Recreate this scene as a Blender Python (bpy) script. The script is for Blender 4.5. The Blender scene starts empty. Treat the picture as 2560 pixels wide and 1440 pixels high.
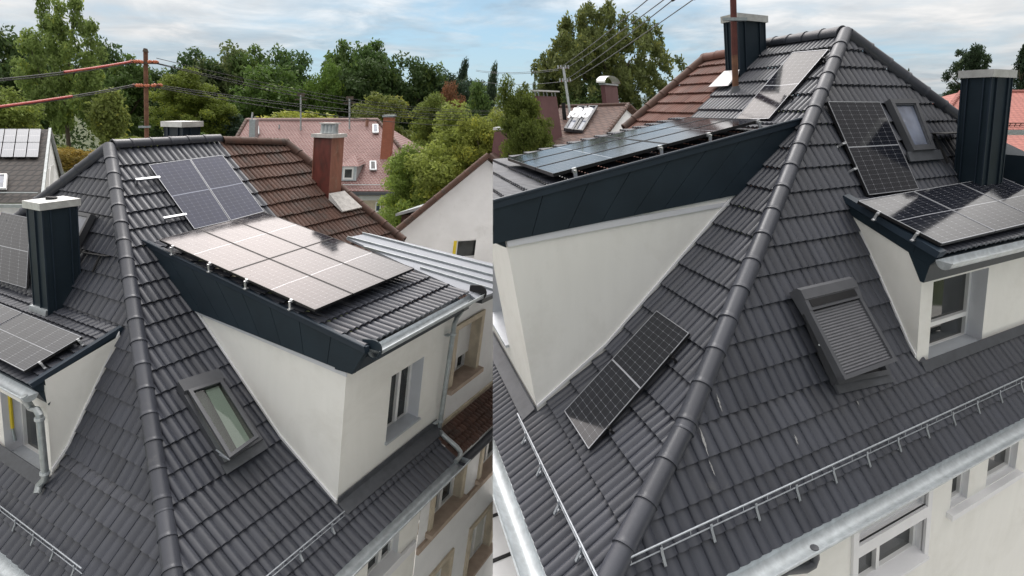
import bpy, bmesh, math, random
from mathutils import Vector as V, Matrix
random.seed(7)
R = math.radians
scene = bpy.context.scene
COL = scene.collection
# ------------------------------------------------------------------ camera, sky, sun, exposure
F_PX = 1340.0                      # focal length in pixels of a 2560 wide frame
HY = 262.0                         # horizon row in the 2560x1440 frame
PITCH = math.atan((720 - HY) / F_PX)
HC = 14.0
CAM = V((0, 0, HC))
cam = bpy.data.objects.new('camera', bpy.data.cameras.new('camera'))
COL.objects.link(cam)
cam.location = CAM
cam.rotation_euler = (math.pi / 2 - PITCH, 0, 0)
cam.data.sensor_width = 36
cam.data.lens = 36 * F_PX / 2560
cam.data.clip_start = 0.05
cam.data.clip_end = 6000
scene.camera = cam

SUN_EL, SUN_AZ = 54.0, -8.0       # sun ahead of the camera behind thin cloud
world = bpy.data.worlds.new('World')
scene.world = world
world.use_nodes = True
wn, wl = world.node_tree.nodes, world.node_tree.links
wn.clear()
def N(tree, typ, **kw):
    n = tree.nodes.new(typ)
    for k, v in kw.items():
        if k == 'op': n.operation = v
        elif k.startswith('i_'):
            key = k[2:]
            n.inputs[int(key) if key.isdigit() else key].default_value = v
        else: setattr(n, k, v)
    return n
def mathn(tree, op, a, b=None, c=None, clamp=False):
    n = tree.nodes.new('ShaderNodeMath'); n.operation = op; n.use_clamp = clamp
    for i, x in enumerate((a, b, c)):
        if x is None: continue
        if isinstance(x, (int, float)): n.inputs[i].default_value = x
        else: tree.links.new(x, n.inputs[i])
    return n.outputs[0]
def ramp(tree, fac, stops, interp='LINEAR'):
    n = tree.nodes.new('ShaderNodeValToRGB'); n.color_ramp.interpolation = interp
    el = n.color_ramp.elements
    while len(el) < len(stops): el.new(0.5)
    for e, (p, c) in zip(el, stops):
        e.position = p
        e.color = (c, c, c, 1) if isinstance(c, (int, float)) else (*c, 1)
    tree.links.new(fac, n.inputs[0])
    return n.outputs[0]
def mix(tree, fac, a, b, blend='MIX'):
    n = tree.nodes.new('ShaderNodeMix'); n.data_type = 'RGBA'; n.blend_type = blend
    if isinstance(fac, (int, float)): n.inputs[0].default_value = fac
    else: tree.links.new(fac, n.inputs[0])
    for s, x in ((6, a), (7, b)):
        if isinstance(x, (tuple, list)): n.inputs[s].default_value = (*x[:3], 1)
        elif isinstance(x, (int, float)): n.inputs[s].default_value = (x, x, x, 1)
        else: tree.links.new(x, n.inputs[s])
    return n.outputs[2]

wt = world.node_tree
sky = N(wt, 'ShaderNodeTexSky')
sky.sky_type = 'NISHITA'; sky.sun_disc = False
sky.sun_elevation = R(SUN_EL); sky.sun_rotation = R(SUN_AZ)
tc = N(wt, 'ShaderNodeTexCoord')
sep = N(wt, 'ShaderNodeSeparateXYZ'); wl.new(tc.outputs['Generated'], sep.inputs[0])
zz = mathn(wt, 'MAXIMUM', sep.outputs[2], 0.0)
den = mathn(wt, 'ADD', zz, 0.10)
cmb = N(wt, 'ShaderNodeCombineXYZ')
wl.new(mathn(wt, 'DIVIDE', sep.outputs[0], den), cmb.inputs[0])
wl.new(mathn(wt, 'DIVIDE', sep.outputs[1], den), cmb.inputs[1])
def noise(tree, vec, scale, detail=5, rough=0.55, dist=0.0, w=None):
    n = tree.nodes.new('ShaderNodeTexNoise')
    n.inputs['Scale'].default_value = scale; n.inputs['Detail'].default_value = detail
    n.inputs['Roughness'].default_value = rough; n.inputs['Distortion'].default_value = dist
    if vec is not None: tree.links.new(vec, n.inputs['Vector'])
    return n.outputs['Fac']
n1 = noise(wt, cmb.outputs[0], 0.75, 7, 0.58, 0.3)
n2 = noise(wt, cmb.outputs[0], 2.2, 6, 0.55, 0.6)
cover = mathn(wt, 'ADD', mathn(wt, 'MULTIPLY', n1, 0.72), mathn(wt, 'MULTIPLY', n2, 0.28))
# more cover to the far left, to the right and overhead, more open near the horizon ahead
ax = mathn(wt, 'ABSOLUTE', mathn(wt, 'ADD', sep.outputs[0], 0.02))
cover = mathn(wt, 'ADD', cover, mathn(wt, 'MULTIPLY', mathn(wt, 'SUBTRACT', ax, 0.24), 0.42))
cover = mathn(wt, 'ADD', cover, mathn(wt, 'MULTIPLY', mathn(wt, 'SUBTRACT', zz, 0.10), 1.1))
cfac = ramp(wt, cover, [(0.41, 0.0), (0.54, 0.6), (0.70, 1.0)])
# cloud body: light tops and greyer undersides
ccol = ramp(wt, noise(wt, cmb.outputs[0], 1.5, 6, 0.6, 0.4), [(0.32, (0.33, 0.41, 0.49)), (0.48, (0.51, 0.575, 0.63)), (0.64, (0.82, 0.83, 0.84))])
edge = mathn(wt, 'MULTIPLY', mathn(wt, 'ADD', mathn(wt, 'MULTIPLY', mathn(wt, 'SUBTRACT', ax, 0.2), 1.3), mathn(wt, 'MULTIPLY', mathn(wt, 'SUBTRACT', zz, 0.12), 3.0)), 1.0, clamp=True)
ccol = mix(wt, edge, ccol, (0.95, 0.925, 0.90))
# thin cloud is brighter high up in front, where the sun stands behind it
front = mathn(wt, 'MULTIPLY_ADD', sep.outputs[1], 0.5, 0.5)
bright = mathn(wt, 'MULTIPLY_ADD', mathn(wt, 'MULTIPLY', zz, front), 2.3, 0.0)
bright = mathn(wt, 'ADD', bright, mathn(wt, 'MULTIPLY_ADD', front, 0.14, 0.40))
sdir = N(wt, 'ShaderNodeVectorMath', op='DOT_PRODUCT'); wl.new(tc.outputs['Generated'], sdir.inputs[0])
sdir.inputs[1].default_value = (math.sin(R(-23)) * math.cos(R(33)), math.cos(R(-23)) * math.cos(R(33)), math.sin(R(33)))   # unseen bright patch added above the view for the panels to mirror
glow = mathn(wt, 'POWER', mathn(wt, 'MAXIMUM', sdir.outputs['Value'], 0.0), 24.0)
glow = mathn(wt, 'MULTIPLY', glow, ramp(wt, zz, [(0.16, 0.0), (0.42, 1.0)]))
rightdim = ramp(wt, sep.outputs[0], [(0.70, 1.0), (0.80, 0.2)])  # unseen sky far right darkened so panels facing it reflect dark
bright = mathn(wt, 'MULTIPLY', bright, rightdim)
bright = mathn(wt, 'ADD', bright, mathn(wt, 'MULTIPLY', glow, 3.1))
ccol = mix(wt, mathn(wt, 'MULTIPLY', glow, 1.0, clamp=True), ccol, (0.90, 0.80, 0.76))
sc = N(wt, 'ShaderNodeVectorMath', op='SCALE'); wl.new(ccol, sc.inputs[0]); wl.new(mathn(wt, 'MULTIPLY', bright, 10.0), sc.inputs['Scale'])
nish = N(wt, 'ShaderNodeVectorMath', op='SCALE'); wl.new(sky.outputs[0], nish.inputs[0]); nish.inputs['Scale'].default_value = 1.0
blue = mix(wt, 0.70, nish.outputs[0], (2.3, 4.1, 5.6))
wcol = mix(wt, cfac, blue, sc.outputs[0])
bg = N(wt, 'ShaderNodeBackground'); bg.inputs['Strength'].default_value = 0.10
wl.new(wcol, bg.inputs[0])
wo = N(wt, 'ShaderNodeOutputWorld'); wl.new(bg.outputs[0], wo.inputs[0])

sun = bpy.data.objects.new('sun', bpy.data.lights.new('sun', 'SUN'))
COL.objects.link(sun)
sun.data.energy = 0.9; sun.data.angle = R(14); sun.data.color = (1.0, 0.97, 0.94)
sun.rotation_euler = V((math.sin(R(SUN_AZ)) * math.cos(R(SUN_EL)), math.cos(R(SUN_AZ)) * math.cos(R(SUN_EL)), math.sin(R(SUN_EL)))).to_track_quat('Z', 'Y').to_euler()
scene.view_settings.view_transform = 'Standard'
scene.view_settings.look = 'None'
scene.view_settings.exposure = 0.45
scene.view_settings.gamma = 1.0
scene.render.engine = 'CYCLES'
scene.cycles.max_bounces = 6
scene.cycles.diffuse_bounces = 3
scene.cycles.transparent_max_bounces = 8

# ------------------------------------------------------------------ sight lines and planes (metres, world space)
RT = V((1, 0, 0)); FW = V((0, math.cos(PITCH), -math.sin(PITCH))); DN = V((0, -math.sin(PITCH), -math.cos(PITCH)))
def ray(x, y):
    return (RT * ((x - 1280) / F_PX) + DN * ((y - 720) / F_PX) + FW).normalized()
def at(x, y, z):
    d = ray(x, y); return CAM + d * (z / d.dot(FW))
def depth(p): return (p - CAM).dot(FW)
class Pl:
    def __init__(s, q, a, b):
        s.q = q.copy(); s.n = a.cross(b).normalized()
        if s.n.dot(CAM - q) < 0: s.n = -s.n
    def off(s, h):
        o = Pl.__new__(Pl); o.q = s.q + s.n * h; o.n = s.n.copy(); return o
    def hit(s, x, y):
        d = ray(x, y); return CAM + d * ((s.q - CAM).dot(s.n) / d.dot(s.n))
    def meet(s, p, d): return p + d * ((s.q - p).dot(s.n) / d.dot(s.n))
class Frame: pass
def frame(x1, x2, nx, ny, ta, tb, apex, z):
    h = Frame()
    h.e1 = ray(x1, HY); h.e2 = ray(x2, HY); h.u = -ray(nx, ny)
    h.dA = (h.e2 * math.cos(ta) + h.u * math.sin(ta)); h.dB = (h.e1 * math.cos(tb) + h.u * math.sin(tb))
    h.P0 = at(*apex, z)
    h.A = Pl(h.P0, h.e1, h.dA); h.B = Pl(h.P0, h.e2, h.dB)
    hd = h.A.n.cross(h.B.n).normalized()
    h.hip = -hd if hd.z > 0 else hd
    return h
# the photograph shows the same house from two of its corners, so the place has two such houses side by side
LF = frame(2077.4, -1302.9, 478.6, 6277.5, .658, 1.100, (277, 372), 11.0)
RF = frame(916.3, 4040.9, 2040.0, 4837.9, .628, 1.029, (2112, 88), 9.0)

# ------------------------------------------------------------------ object helpers
class MB:
    """collects faces; build() links them as one mesh object"""
    def __init__(s): s.v = []; s.f = []; s.r = []; s.uv = {}
    def face(s, pts, rnd=0.5, uv=None):
        i = len(s.v); s.v += [V(p) for p in pts]; s.f.append(tuple(range(i, i + len(pts)))); s.r.append(rnd)
        if uv: s.uv[len(s.f) - 1] = uv
    def hexa(s, p, rnd=0.5):
        """p: 8 corners, 0-3 one loop, 4-7 the opposite loop"""
        i = len(s.v); s.v += [V(q) for q in p]
        for f in ((0, 1, 2, 3), (7, 6, 5, 4), (0, 4, 5, 1), (1, 5, 6, 2), (2, 6, 7, 3), (3, 7, 4, 0)):
            s.f.append(tuple(i + k for k in f)); s.r.append(rnd)
    def box(s, o, a, b, c, rnd=0.5):
        """corner o, three edge vectors"""
        s.hexa([o, o + a, o + a + b, o + b, o + c, o + a + c, o + a + b + c, o + b + c], rnd)
    def prism(s, loop, ext, rnd=0.5):
        n = len(loop); i = len(s.v); s.v += [V(p) for p in loop] + [V(p) + ext for p in loop]
        s.f.append(tuple(range(i, i + n))); s.r.append(rnd)
        s.f.append(tuple(range(i + 2 * n - 1, i + n - 1, -1))); s.r.append(rnd)
        for k in range(n):
            s.f.append((i + k, i + (k + 1) % n, i + n + (k + 1) % n, i + n + k)); s.r.append(rnd)
    def tube(s, pts, rad, seg=10, cap=True, rnd=0.5):
        pts = [V(p) for p in pts]; rads = rad if isinstance(rad, (list, tuple)) else [rad] * len(pts)
        i0 = len(s.v); n = len(pts); up = None
        for k, p in enumerate(pts):
            t = (pts[min(k + 1, n - 1)] - pts[max(k - 1, 0)]).normalized()
            if up is None: up = t.orthogonal().normalized()
            up = (up - t * up.dot(t)).normalized(); sd = t.cross(up)
            for j in range(seg):
                a = 2 * math.pi * j / seg
                s.v.append(p + (up * math.cos(a) + sd * math.sin(a)) * rads[k])
        for k in range(n - 1):
            for j in range(seg):
                a, b = i0 + k * seg + j, i0 + k * seg + (j + 1) % seg
                s.f.append((a, b, b + seg, a + seg)); s.r.append(rnd)
        if cap:
            s.f.append(tuple(i0 + j for j in reversed(range(seg)))); s.r.append(rnd)
            s.f.append(tuple(i0 + (n - 1) * seg + j for j in range(seg))); s.r.append(rnd)
    def build(s, name, mat, parent=None, origin=None, clips=(), smooth=False, fill=False, bevel=0):
        o = None
        if parent is not None: org = V(parent['_org'])
        else: org = V(origin) if origin is not None else (sum(s.v, V()) / len(s.v))
        me = bpy.data.meshes.new(name)
        me.from_pydata([v - org for v in s.v], [], s.f)
        at_ = me.attributes.new('rnd', 'FLOAT', 'FACE'); at_.data.foreach_set('value', s.r)
        if s.uv:
            uvl = me.uv_layers.new(name='UVMap')
            for pi, uvs in s.uv.items():
                pol = me.polygons[pi]
                for li, uvc in zip(pol.loop_indices, uvs): uvl.data[li].uv = uvc
        if clips or bevel or True:
            bm = bmesh.new(); bm.from_mesh(me)
            for co, no in clips:
                r = bmesh.ops.bisect_plane(bm, geom=bm.verts[:] + bm.edges[:] + bm.faces[:], dist=1e-5, plane_co=co - org, plane_no=no, clear_outer=True)
                if fill:
                    ed = [e for e in r['geom_cut'] if isinstance(e, bmesh.types.BMEdge)]
                    if ed:
                        try: bmesh.ops.holes_fill(bm, edges=ed, sides=0)
                        except Exception: pass
            if not clips: bmesh.ops.recalc_face_normals(bm, faces=bm.faces[:])
            if bevel:
                bmesh.ops.remove_doubles(bm, verts=bm.verts[:], dist=1e-4)
                bmesh.ops.bevel(bm, geom=[e for e in bm.edges if len(e.link_faces) == 2 and e.calc_face_angle(0) > 0.5], offset=bevel, segments=2, affect='EDGES', clamp_overlap=True)
            bm.to_mesh(me); bm.free()
        if smooth:
            me.polygons.foreach_set('use_smooth', [True] * len(me.polygons))
            try: me.set_sharp_from_angle(angle=R(40))
            except Exception: pass
        me.materials.append(mat)
        o = bpy.data.objects.new(name, me); COL.objects.link(o)
        if parent is not None: o.parent = parent
        else: o.location = org
        o['_org'] = org
        return o
def thing(name, label, cat, loc, group=None):
    o = bpy.data.objects.new(name, None); COL.objects.link(o)
    o.location = loc; o.empty_display_size = 0.2; o['_org'] = V(loc)
    return tag(o, label, cat, group)
def tag(o, label, cat, group=None):
    o['label'] = label; o['category'] = cat
    if group: o['group'] = group
    return o
def kind(o, k):
    o['kind'] = k; return o

# ------------------------------------------------------------------ materials
def material(name):
    m = bpy.data.materials.new(name); m.use_nodes = True
    t = m.node_tree; b = t.nodes['Principled BSDF']
    return m, t, b
def plain(name, col, rough=0.6, metal=0.0, var=0.12, scale=3.0, bump=0.0, bscale=60, spec=0.5, stretch=None, dirt=None):
    """one colour broken up by soft noise, with optional stains and fine bump"""
    m, t, b = material(name)
    tcn = N(t, 'ShaderNodeTexCoord'); vec = tcn.outputs['Object']
    if stretch:
        mp = N(t, 'ShaderNodeMapping'); mp.inputs['Scale'].default_value = stretch; t.links.new(vec, mp.inputs[0]); vec = mp.outputs[0]
    f = noise(t, vec, scale, 6, 0.6)
    lo = tuple(c * (1 - var) for c in col); hi = tuple(min(1, c * (1 + var)) for c in col)
    c = ramp(t, f, [(0.3, lo), (0.7, hi)])
    if dirt:
        d = ramp(t, noise(t, tcn.outputs['Object'], dirt[1], 8, 0.7, 0.5), [(dirt[2], 0.0), (dirt[2] + 0.2, dirt[3])])
        c = mix(t, d, c, dirt[0])
    t.links.new(c, b.inputs['Base Color'])
    b.inputs['Roughness'].default_value = rough; b.inputs['Metallic'].default_value = metal
    b.inputs['Specular IOR Level'].default_value = spec
    if bump:
        bp = N(t, 'ShaderNodeBump'); bp.inputs['Strength'].default_value = bump; bp.inputs['Distance'].default_value = 0.01
        t.links.new(noise(t, tcn.outputs['Object'], bscale, 4, 0.6), bp.inputs['Height']); t.links.new(bp.outputs[0], b.inputs['Normal'])
    return m
def tile_mat(name, col, rnd_var, rough=0.45, stain=None, spec=0.5):
    m, t, b = material(name)
    tcn = N(t, 'ShaderNodeTexCoord')
    a = N(t, 'ShaderNodeAttribute'); a.attribute_name = 'rnd'
    lo = tuple(c * (1 - rnd_var) for c in col); hi = tuple(c * (1 + rnd_var) for c in col)
    c = ramp(t, a.outputs['Fac'], [(0.0, lo), (1.0, hi)])
    n = noise(t, tcn.outputs['Object'], 1.7, 6, 0.65)
    c = mix(t, 0.5, c, ramp(t, n, [(0.3, tuple(x * 0.8 for x in col)), (0.7, tuple(x * 1.2 for x in col))]))
    nf = noise(t, tcn.outputs['Object'], 26, 5, 0.7)
    c = mix(t, ramp(t, nf, [(0.55, 0.0), (0.8, 0.35)]), c, tuple(x * 1.5 for x in col))
    if stain:
        s = ramp(t, noise(t, tcn.outputs['Object'], stain[1], 8, 0.75, 0.3), [(stain[2], 0.0), (stain[2] + .12, stain[3])])
        c = mix(t, s, c, stain[0])
    t.links.new(c, b.inputs['Base Color'])
    t.links.new(ramp(t, n, [(0.3, rough - 0.07), (0.7, rough + 0.12)]), b.inputs['Roughness'])
    b.inputs['Specular IOR Level'].default_value = spec
    bp = N(t, 'ShaderNodeBump'); bp.inputs['Strength'].default_value = 0.25; bp.inputs['Distance'].default_value = 0.006
    t.links.new(noise(t, tcn.outputs['Object'], 90, 4, 0.7), bp.inputs['Height']); t.links.new(bp.outputs[0], b.inputs['Normal'])
    return m
M = {}
M['tile'] = tile_mat('dark_roof_tile', (0.047, 0.051, 0.066), 0.26, 0.38, ((0.13, 0.13, 0.13), 3.0, 0.60, 0.40))
M['brown_tile'] = tile_mat('weathered_brown_tile', (0.088, 0.043, 0.030), 0.34, 0.7, ((0.05, 0.042, 0.036), 2.2, 0.50, 0.7))
M['orange_tile'] = tile_mat('weathered_orange_tile', (0.135, 0.054, 0.038), 0.36, 0.7, ((0.09, 0.05, 0.04), 2.0, 0.52, 0.6))
M['render'] = plain('cream_render', (0.88, 0.870, 0.835), 0.85, var=0.022, scale=2.2, bump=0.5, bscale=170, stretch=(2.5, 2.5, .22), dirt=((0.64, 0.62, 0.57), 0.8, 0.50, 0.35))
M['render_old'] = plain('pale_grey_render', (0.86, 0.86, 0.87), 0.9, var=0.05, scale=1.5, bump=0.4, bscale=160, dirt=((0.5, 0.49, 0.47), 1.4, 0.56, 0.35))
M['navy'] = plain('navy_sheet_cladding', (0.016, 0.027, 0.038), 0.46, var=0.18, scale=1.5, spec=0.28, bump=0.5, bscale=2.2)
M['navy_edge'] = plain('navy_sheet_trim', (0.022, 0.034, 0.050), 0.40, var=0.12, scale=2, spec=0.3)
M['zinc'] = plain('galvanised_zinc', (0.50, 0.54, 0.565), 0.40, 0.35, var=0.18, scale=9, dirt=((0.40, 0.42, 0.43), 14, 0.5, 0.5))
M['zinc_dull'] = plain('weathered_zinc_pipe', (0.40, 0.43, 0.44), 0.45, 0.6, var=0.18, scale=7, dirt=((0.25, 0.26, 0.26), 9, 0.5, 0.5))
M['cap_metal'] = plain('chimney_cap_metal', (0.70, 0.71, 0.70), 0.40, 0.55, var=0.15, scale=6, dirt=((0.45, 0.45, 0.44), 9, 0.5, 0.5))
M['white_trim'] = plain('white_plaster_trim', (0.78, 0.78, 0.80), 0.6, var=0.03, scale=3)
M['reveal'] = plain('light_grey_reveal', (0.66, 0.67, 0.71), 0.7, var=0.04, scale=3)
M['pvc'] = plain('white_window_plastic', (0.82, 0.82, 0.82), 0.3, var=0.03, scale=4)
M['sill'] = plain('grey_blue_sill_sheet', (0.52, 0.55, 0.59), 0.42, 0.25, var=0.07, scale=5, dirt=((0.42, 0.42, 0.42), 7, 0.55, 0.4))
M['anthracite'] = plain('anthracite_sheet', (0.075, 0.078, 0.088), 0.40, var=0.12, scale=4)
M['shutter'] = plain('grey_shutter_slats', (0.105, 0.107, 0.120), 0.55, 0.0, var=0.08, scale=6)
M['lead'] = plain('dark_lead_flashing', (0.075, 0.080, 0.092), 0.5, var=0.2, scale=8)
M['dark'] = plain('dark_void', (0.012, 0.012, 0.014), 0.7, var=0.2, scale=4)
M['steel'] = plain('galvanised_steel', (0.42, 0.45, 0.49), 0.38, 0.5, var=0.15, scale=14)
M['black_frame'] = plain('black_anodised_frame', (0.018, 0.018, 0.02), 0.35, 0.3, var=0.2, scale=6)
M['panel_edge'] = plain('panel_edge_metal', (0.36, 0.37, 0.40), 0.4, 0.4, var=0.08, scale=10)
M['alu'] = plain('bare_aluminium', (0.75, 0.76, 0.78), 0.32, 0.8, var=0.08, scale=10)
M['sandstone'] = plain('tan_sandstone', (0.58, 0.50, 0.39), 0.85, var=0.14, scale=5, bump=0.4, bscale=80, dirt=((0.30, 0.25, 0.2), 3, 0.52, 0.4))
M['sandstone_brown'] = plain('brown_sandstone', (0.46, 0.36, 0.29), 0.85, var=0.15, scale=4, bump=0.4, bscale=80, dirt=((0.24, 0.18, 0.15), 3, 0.52, 0.4))
M['cornice'] = plain('yellowed_stone_cornice', (0.60, 0.52, 0.40), 0.9, var=0.12, scale=5, bump=0.6, bscale=50, dirt=((0.2, 0.18, 0.15), 4, 0.56, 0.8))
M['rust_sheet'] = plain('rusty_red_sheet', (0.15, 0.036, 0.026), 0.6, 0.15, var=0.35, scale=2.5, stretch=(3, 3, 0.8), dirt=((0.085, 0.04, 0.03), 3, 0.5, 0.7))
M['rust_light'] = plain('paler_rusty_sheet', (0.27, 0.115, 0.08), 0.6, 0.15, var=0.3, scale=3, stretch=(3, 3, 0.7), dirt=((0.34, 0.24, 0.18), 4, 0.54, 0.7))
M['mortar'] = plain('cracked_white_mortar', (0.58, 0.56, 0.54), 0.9, var=0.2, scale=9, bump=0.8, bscale=30, dirt=((0.25, 0.22, 0.2), 12, 0.55, 0.7))
M['white_metal'] = plain('pale_standing_seam_sheet', (0.30, 0.32, 0.36), 0.65, 0.0, var=0.08, scale=1.5, dirt=((0.40, 0.40, 0.41), 1.6, 0.55, 0.5))
M['rusty_pole'] = plain('rusty_pole_steel', (0.20, 0.098, 0.058), 0.75, 0.1, var=0.4, scale=4, dirt=((0.12, 0.05, 0.035), 5, 0.5, 0.7))
M['red_pole'] = plain('dark_red_mast_paint', (0.12, 0.032, 0.026), 0.55, 0.1, var=0.3, scale=6)
M['insul'] = plain('orange_insulator', (0.55, 0.17, 0.085), 0.5, var=0.35, scale=25)
M['wire'] = plain('black_wire', (0.022, 0.022, 0.024), 0.6, var=0.1)
M['wire_grey'] = plain('grey_wire', (0.13, 0.14, 0.15), 0.6, var=0.1)
M['wire_red'] = plain('red_cable_sleeve', (0.44, 0.060, 0.050), 0.5, var=0.15, scale=6)
M['brick'] = None
M['purple_brick'] = plain('purple_brown_render', (0.145, 0.070, 0.072), 0.8, var=0.12, scale=3, bump=0.3, bscale=60)
M['yellow'] = plain('yellow_sleeve', (0.72, 0.55, 0.03), 0.45, var=0.06)
M['droppings'] = plain('pale_bird_droppings', (0.30, 0.30, 0.30), 0.9, var=0.4, scale=20)
M['bark'] = plain('bark', (0.095, 0.075, 0.058), 0.9, var=0.35, scale=6, bump=0.6, bscale=18)
def glass_mat(name, col, rough=0.04, spec=0.6):
    m, t, b = material(name)
    tcn = N(t, 'ShaderNodeTexCoord')
    f = noise(t, tcn.outputs['Object'], 2.0, 3, 0.5)
    t.links.new(ramp(t, f, [(0.35, tuple(c * 0.6 for c in col)), (0.65, tuple(c * 1.4 for c in col))]), b.inputs['Base Color'])
    b.inputs['Roughness'].default_value = rough; b.inputs['Specular IOR Level'].default_value = spec
    return m
M['glass'] = glass_mat('window_glass', (0.030, 0.034, 0.036))
M['glass_sky'] = glass_mat('roof_window_glass', (0.16, 0.18, 0.24), 0.06, 0.9)
def clear_glass():
    m, t, b = material('clear_roof_glass')
    b.inputs['Base Color'].default_value = (0.75, 0.82, 0.78, 1); b.inputs['Roughness'].default_value = 0.03
    tr = N(t, 'ShaderNodeBsdfTransparent'); tr.inputs[0].default_value = (0.62, 0.70, 0.66, 1)
    gl = N(t, 'ShaderNodeBsdfGlossy'); gl.inputs['Roughness'].default_value = 0.03
    fr = N(t, 'ShaderNodeFresnel'); fr.inputs[0].default_value = 1.5
    mx = N(t, 'ShaderNodeMixShader'); t.links.new(fr.outputs[0], mx.inputs[0]); t.links.new(tr.outputs[0], mx.inputs[1]); t.links.new(gl.outputs[0], mx.inputs[2])
    t.links.new(mx.outputs[0], t.nodes['Material Output'].inputs[0])
    return m
M['clear'] = clear_glass()
M['curtain'] = plain('pale_curtain', (0.62, 0.62, 0.58), 0.9, var=0.12, scale=9, stretch=(9, 9, 0.6))
M['curtain_dark'] = plain('dim_curtain', (0.20, 0.19, 0.18), 0.9, var=0.3, scale=9, stretch=(8, 8, 0.4))
def solar_mat(name, col, line, nx, ny, coat_ior=1.5, rough=0.07, diag=True):
    """cell grid on the panel's own UV: nx columns, ny half cells"""
    m, t, b = material(name)
    uv = N(t, 'ShaderNodeUVMap'); uv.uv_map = 'UVMap'
    sp = N(t, 'ShaderNodeSeparateXYZ'); t.links.new(uv.outputs[0], sp.inputs[0])
    def lines(c, n, w):
        fr = mathn(t, 'FRACT', mathn(t, 'MULTIPLY', c, n))
        d = mathn(t, 'MINIMUM', fr, mathn(t, 'SUBTRACT', 1.0, fr))
        return mathn(t, 'LESS_THAN', d, w), d
    lx, dx = lines(sp.outputs[0], nx, 0.022); ly, dy = lines(sp.outputs[1], ny, 0.030)
    fine, _ = lines(sp.outputs[0], nx * 5, 0.06)
    g = mathn(t, 'MAXIMUM', lx, ly)
    if diag:
        g2 = mathn(t, 'LESS_THAN', mathn(t, 'ADD', dx, mathn(t, 'MULTIPLY', dy, 0.5)), 0.085)
        g = mathn(t, 'MAXIMUM', mathn(t, 'MULTIPLY', g, 0.55), g2)
    mid = mathn(t, 'LESS_THAN', mathn(t, 'ABSOLUTE', mathn(t, 'SUBTRACT', sp.outputs[1], 0.5)), 0.006)
    a = N(t, 'ShaderNodeTexCoord')
    base = ramp(t, noise(t, a.outputs['Object'], 1.2, 3), [(0.3, tuple(c * 0.85 for c in col)), (0.7, tuple(c * 1.15 for c in col))])
    base = mix(t, mathn(t, 'MULTIPLY', fine, 0.10), base, line)
    base = mix(t, mathn(t, 'MULTIPLY', g, 0.45), base, line)
    base = mix(t, mid, base, line)
    t.links.new(base, b.inputs['Base Color'])
    b.inputs['Roughness'].default_value = rough
    b.inputs['IOR'].default_value = coat_ior
    dust = ramp(t, noise(t, a.outputs['Object'], 3.5, 6, 0.65), [(0.4, rough), (0.8, rough + 0.07)])
    t.links.new(dust, b.inputs['Roughness'])
    return m
M['solar'] = solar_mat('solar_cells', (0.009, 0.010, 0.016), (0.33, 0.34, 0.37), 6, 20, 1.5)
M['solar_blue'] = solar_mat('blue_solar_cells', (0.017, 0.021, 0.055), (0.24, 0.26, 0.34), 6, 20, 1.5)
M['solar_far'] = solar_mat('grey_solar_cells', (0.17, 0.185, 0.22), (0.6, 0.6, 0.63), 6, 10, 1.7, 0.15, False)
def biber(name, c1, c2, mort, sx, sy):
    """small overlapped plain tiles, on the roof's own UV in metres"""
    m, t, b = material(name)
    uv = N(t, 'ShaderNodeUVMap'); uv.uv_map = 'UVMap'
    br = N(t, 'ShaderNodeTexBrick'); br.offset = 0.5
    br.inputs['Scale'].default_value = 1.0; br.inputs['Brick Width'].default_value = sx; br.inputs['Row Height'].default_value = sy
    br.inputs['Mortar Size'].default_value = sy * 0.16; br.inputs['Mortar Smooth'].default_value = 0.4; br.inputs['Bias'].default_value = -0.1
    br.inputs['Color1'].default_value = (*c1, 1); br.inputs['Color2'].default_value = (*c2, 1); br.inputs['Mortar'].default_value = (*mort, 1)
    t.links.new(uv.outputs[0], br.inputs['Vector'])
    n = noise(t, uv.outputs[0], 0.35, 6, 0.7)
    c = mix(t, ramp(t, n, [(0.45, 0.0), (0.7, 0.5)]), br.outputs[0], tuple(x * 0.5 for x in c1))
    t.links.new(c, b.inputs['Base Color']); b.inputs['Roughness'].default_value = 0.75
    bp = N(t, 'ShaderNodeBump'); bp.inputs['Strength'].default_value = 0.6; bp.inputs['Distance'].default_value = 0.03
    t.links.new(br.outputs['Fac'], bp.inputs['Height']); bp.invert = True; t.links.new(bp.outputs[0], b.inputs['Normal'])
    return m
M['red_biber'] = biber('red_plain_tiles', (0.235, 0.112, 0.100), (0.185, 0.085, 0.078), (0.36, 0.26, 0.25), 0.27, 0.21)
M['pink_biber'] = biber('pink_roof_tiles', (0.46, 0.17, 0.14), (0.40, 0.15, 0.12), (0.33, 0.12, 0.10), 0.4, 0.45)
M['orange_biber'] = biber('far_orange_tiles', (0.38, 0.15, 0.075), (0.30, 0.12, 0.06), (0.2, 0.08, 0.05), 0.4, 0.4)
M['brown_biber'] = biber('brown_concrete_tiles', (0.125, 0.066, 0.050), (0.105, 0.056, 0.042), (0.07, 0.035, 0.028), 0.33, 0.42)
M['dark_biber'] = biber('dark_mossy_tiles', (0.060, 0.050, 0.045), (0.048, 0.041, 0.038), (0.022, 0.02, 0.02), 0.33, 0.42)
M['brick'] = biber('orange_brick', (0.42, 0.13, 0.07), (0.35, 0.10, 0.055), (0.28, 0.15, 0.11), 0.26, 0.085)
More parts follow.
